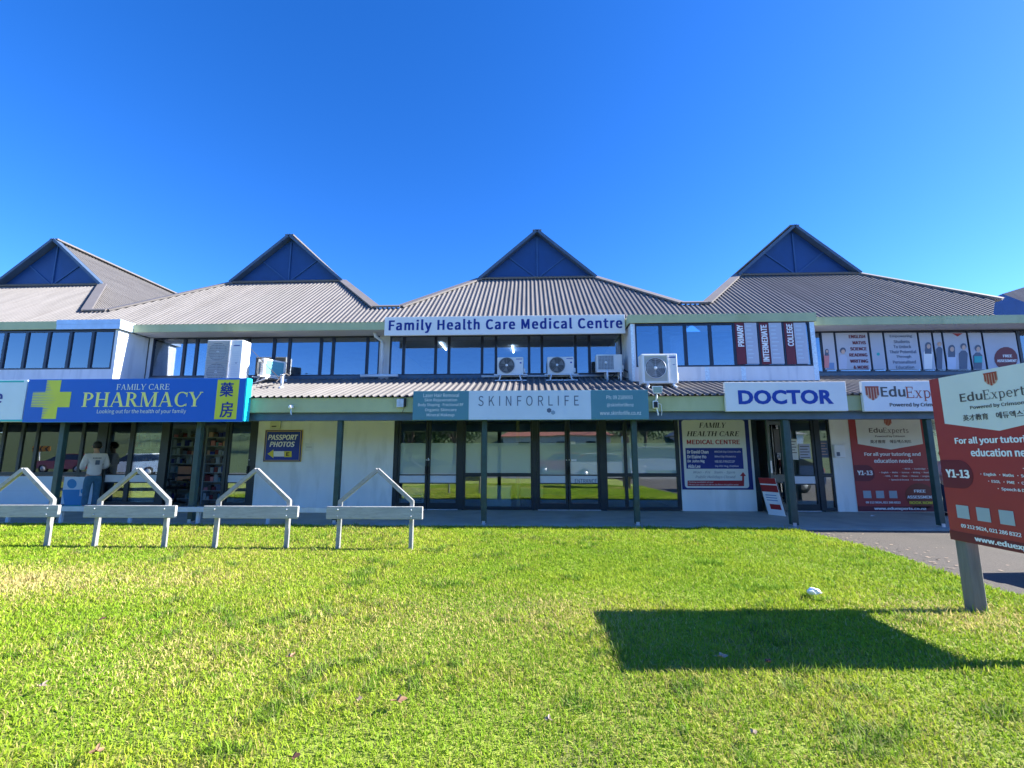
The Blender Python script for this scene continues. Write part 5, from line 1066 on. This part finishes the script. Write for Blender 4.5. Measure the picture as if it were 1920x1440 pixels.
# ------------------------------------------------------------------ grass
def vnoise(x, y, s, seed):
    g = np.random.default_rng(seed).random((128, 128)); x = x / s + 40.3; y = y / s + 40.7
    xi = np.floor(x).astype(int); yi = np.floor(y).astype(int); fx = x - xi; fy = y - yi; fx = fx * fx * (3 - 2 * fx); fy = fy * fy * (3 - 2 * fy)
    q = lambda a, c: g[a % 128, c % 128]
    return (q(xi, yi) * (1 - fx) + q(xi + 1, yi) * fx) * (1 - fy) + (q(xi, yi + 1) * (1 - fx) + q(xi + 1, yi + 1) * fx) * fy
def grass_obj():
    NB = 560000
    y = rng.uniform(1.75, 9.46, NB * 2); x = rng.uniform(-12.6, 5.4, NB * 2)
    lim_r = np.interp(y, [p_[0] for p_ in LE[::-1]], [p_[1] for p_ in LE[::-1]])
    dist = np.hypot(x, y)
    dens = np.clip(1.25 - dist / 9.5, 0.34, 1.0)
    keep = (np.abs(x + 0.038 * y) < 1.17 * y + 0.9) & (x < lim_r + rng.normal(0, .03, x.size)) & (rng.random(x.size) < dens)
    for rx in (-8.26, -6.33, -4.37, -2.41):
        for sx in (-.57, .57): keep &= np.hypot(x - rx - sx, y - YR - .056) > np.abs(rng.normal(.05, .05, x.size))
    x = x[keep]; y = y[keep]; dist = dist[keep]; n = x.size
    n1 = vnoise(x, y, 1.3, 1); n2 = vnoise(x, y, .35, 2); n3 = vnoise(x, y, .12, 3); n4 = vnoise(x, y, 2.6, 4)
    h = (0.024 + 0.028 * rng.random(n)) * (0.7 + 0.6 * n2) * (0.8 + .05 * np.clip(dist, 0, 9)); h = h * np.where(n3 * n2 > .52, 1.45, 1.0); wd = (0.0017 + 0.0017 * rng.random(n)) * (0.75 + 0.17 * dist)
    az = rng.uniform(0, 2 * np.pi, n); lean = np.abs(rng.normal(0.92, 0.40, n)); 
    dx = np.cos(az); dy = np.sin(az); ta = az + np.pi / 2 + rng.normal(0, .5, n); tx = np.cos(ta) * wd; ty = np.sin(ta) * wd
    z0 = np.full(n, -0.012)
    V = np.empty((n, 5, 3)); l1 = h * .45 * np.sin(lean * .6); l2 = h * (np.sin(lean * .6) * .45 + np.sin(lean * 1.3) * .55); zz1 = h * .45 * np.cos(lean * .6); zz2 = h * (np.cos(lean * .6) * .45 + np.clip(np.cos(lean * 1.3), .05, 1) * .55)
    V[:, 0] = np.stack([x - tx, y - ty, z0], 1); V[:, 1] = np.stack([x + tx, y + ty, z0], 1)
    V[:, 2] = np.stack([x + dx * l1 + tx * .75, y + dy * l1 + ty * .75, z0 + zz1], 1); V[:, 3] = np.stack([x + dx * l1 - tx * .75, y + dy * l1 - ty * .75, z0 + zz1], 1); V[:, 4] = np.stack([x + dx * l2, y + dy * l2, z0 + zz2], 1)
    me = bpy.data.meshes.new('grass'); me.vertices.add(n * 5); me.vertices.foreach_set('co', V.reshape(-1))
    base = np.arange(n)[:, None] * 5
    lp = np.concatenate([base + np.array([[0, 1, 2, 3]]), base + np.array([[3, 2, 4]])], 1).reshape(-1)
    me.loops.add(n * 7); me.loops.foreach_set('vertex_index', lp)
    st = (np.arange(n)[:, None] * 7 + np.array([[0, 4]])).reshape(-1); tot = np.tile([4, 3], n)
    me.polygons.add(n * 2); me.polygons.foreach_set('loop_start', st); me.polygons.foreach_set('loop_total', tot); me.update(calc_edges=True)
    g1 = np.array([.20, .35, .022]); g2 = np.array([.43, .51, .045]); dry = np.array([.42, .37, .12]); dk = np.array([.10, .22, .02])
    left = np.clip((-x - 0.5) / 6.0, 0, 1)
    k = np.clip(.15 + .9 * n1 * .6 + .5 * (n2 - .4) + rng.normal(0, .16, n) , 0, 1)[:, None]
    c = g1 * (1 - k) + g2 * k
    pd = np.clip(.07 + .55 * (n4 - .45) + .30 * (n2 - .5) + .30 * left * n1 + .10 * np.exp(-((y - 7.1) / .25) ** 2) * (x < -1.2), 0.02, .6)
    c = np.where((rng.random(n) < pd)[:, None], dry * (0.7 + .6 * rng.random(n))[:, None], c)
    dkm = (rng.random(n) < .10)[:, None]; c = np.where(dkm, c * .4 + dk * .6, c)
    tuft = n3 * n2 > .52; c = np.where(tuft[:, None], c * np.array([.62, .78, .8]), c)
    for (sx, sy, sr, amt) in ((-5.9, 5.2, .6, .85), (-6.6, 4.9, .5, .7), (-4.2, 5.4, .5, .35), (-2.6, 3.4, .5, .3), (-1.1, 4.2, .6, .3), (.35, 4.55, .5, .35), (3.95, 4.5, .5, .6)):
        near = np.exp(-(((x - sx) / (sr * 1.6)) ** 2 + ((y - sy) / sr) ** 2)) * amt; c = np.where((rng.random(n) < near)[:, None], np.array([.60, .50, .20]), c)
    at = me.attributes.new('tint', 'FLOAT_COLOR', 'POINT'); cc = np.ones((n, 5, 4)); cc[:, :, :3] = c[:, None, :]; at.data.foreach_set('color', cc.reshape(-1))
    m = bpy.data.materials.new('grass_blade'); m.use_nodes = True; t_ = m.node_tree; nn = t_.nodes; pb = nn['Principled BSDF']; pb.inputs['Roughness'].default_value = .55; pb.inputs['Specular IOR Level'].default_value = .08
    ab = nn.new('ShaderNodeAttribute'); ab.attribute_name = 'tint'; t_.links.new(ab.outputs['Color'], pb.inputs['Base Color'])
    tl = nn.new('ShaderNodeBsdfTranslucent'); t_.links.new(ab.outputs['Color'], tl.inputs[0]); mx = nn.new('ShaderNodeMixShader'); mx.inputs[0].default_value = .35
    t_.links.new(pb.outputs[0], mx.inputs[1]); t_.links.new(tl.outputs[0], mx.inputs[2]); t_.links.new(mx.outputs[0], nn['Material Output'].inputs[0])
    me.materials.append(m); o = bpy.data.objects.new('grass', me); COL.objects.link(o)
    tag(o, 'short sunlit green lawn grass with dry patches', 'grass', kind='stuff'); return o
grass_obj()
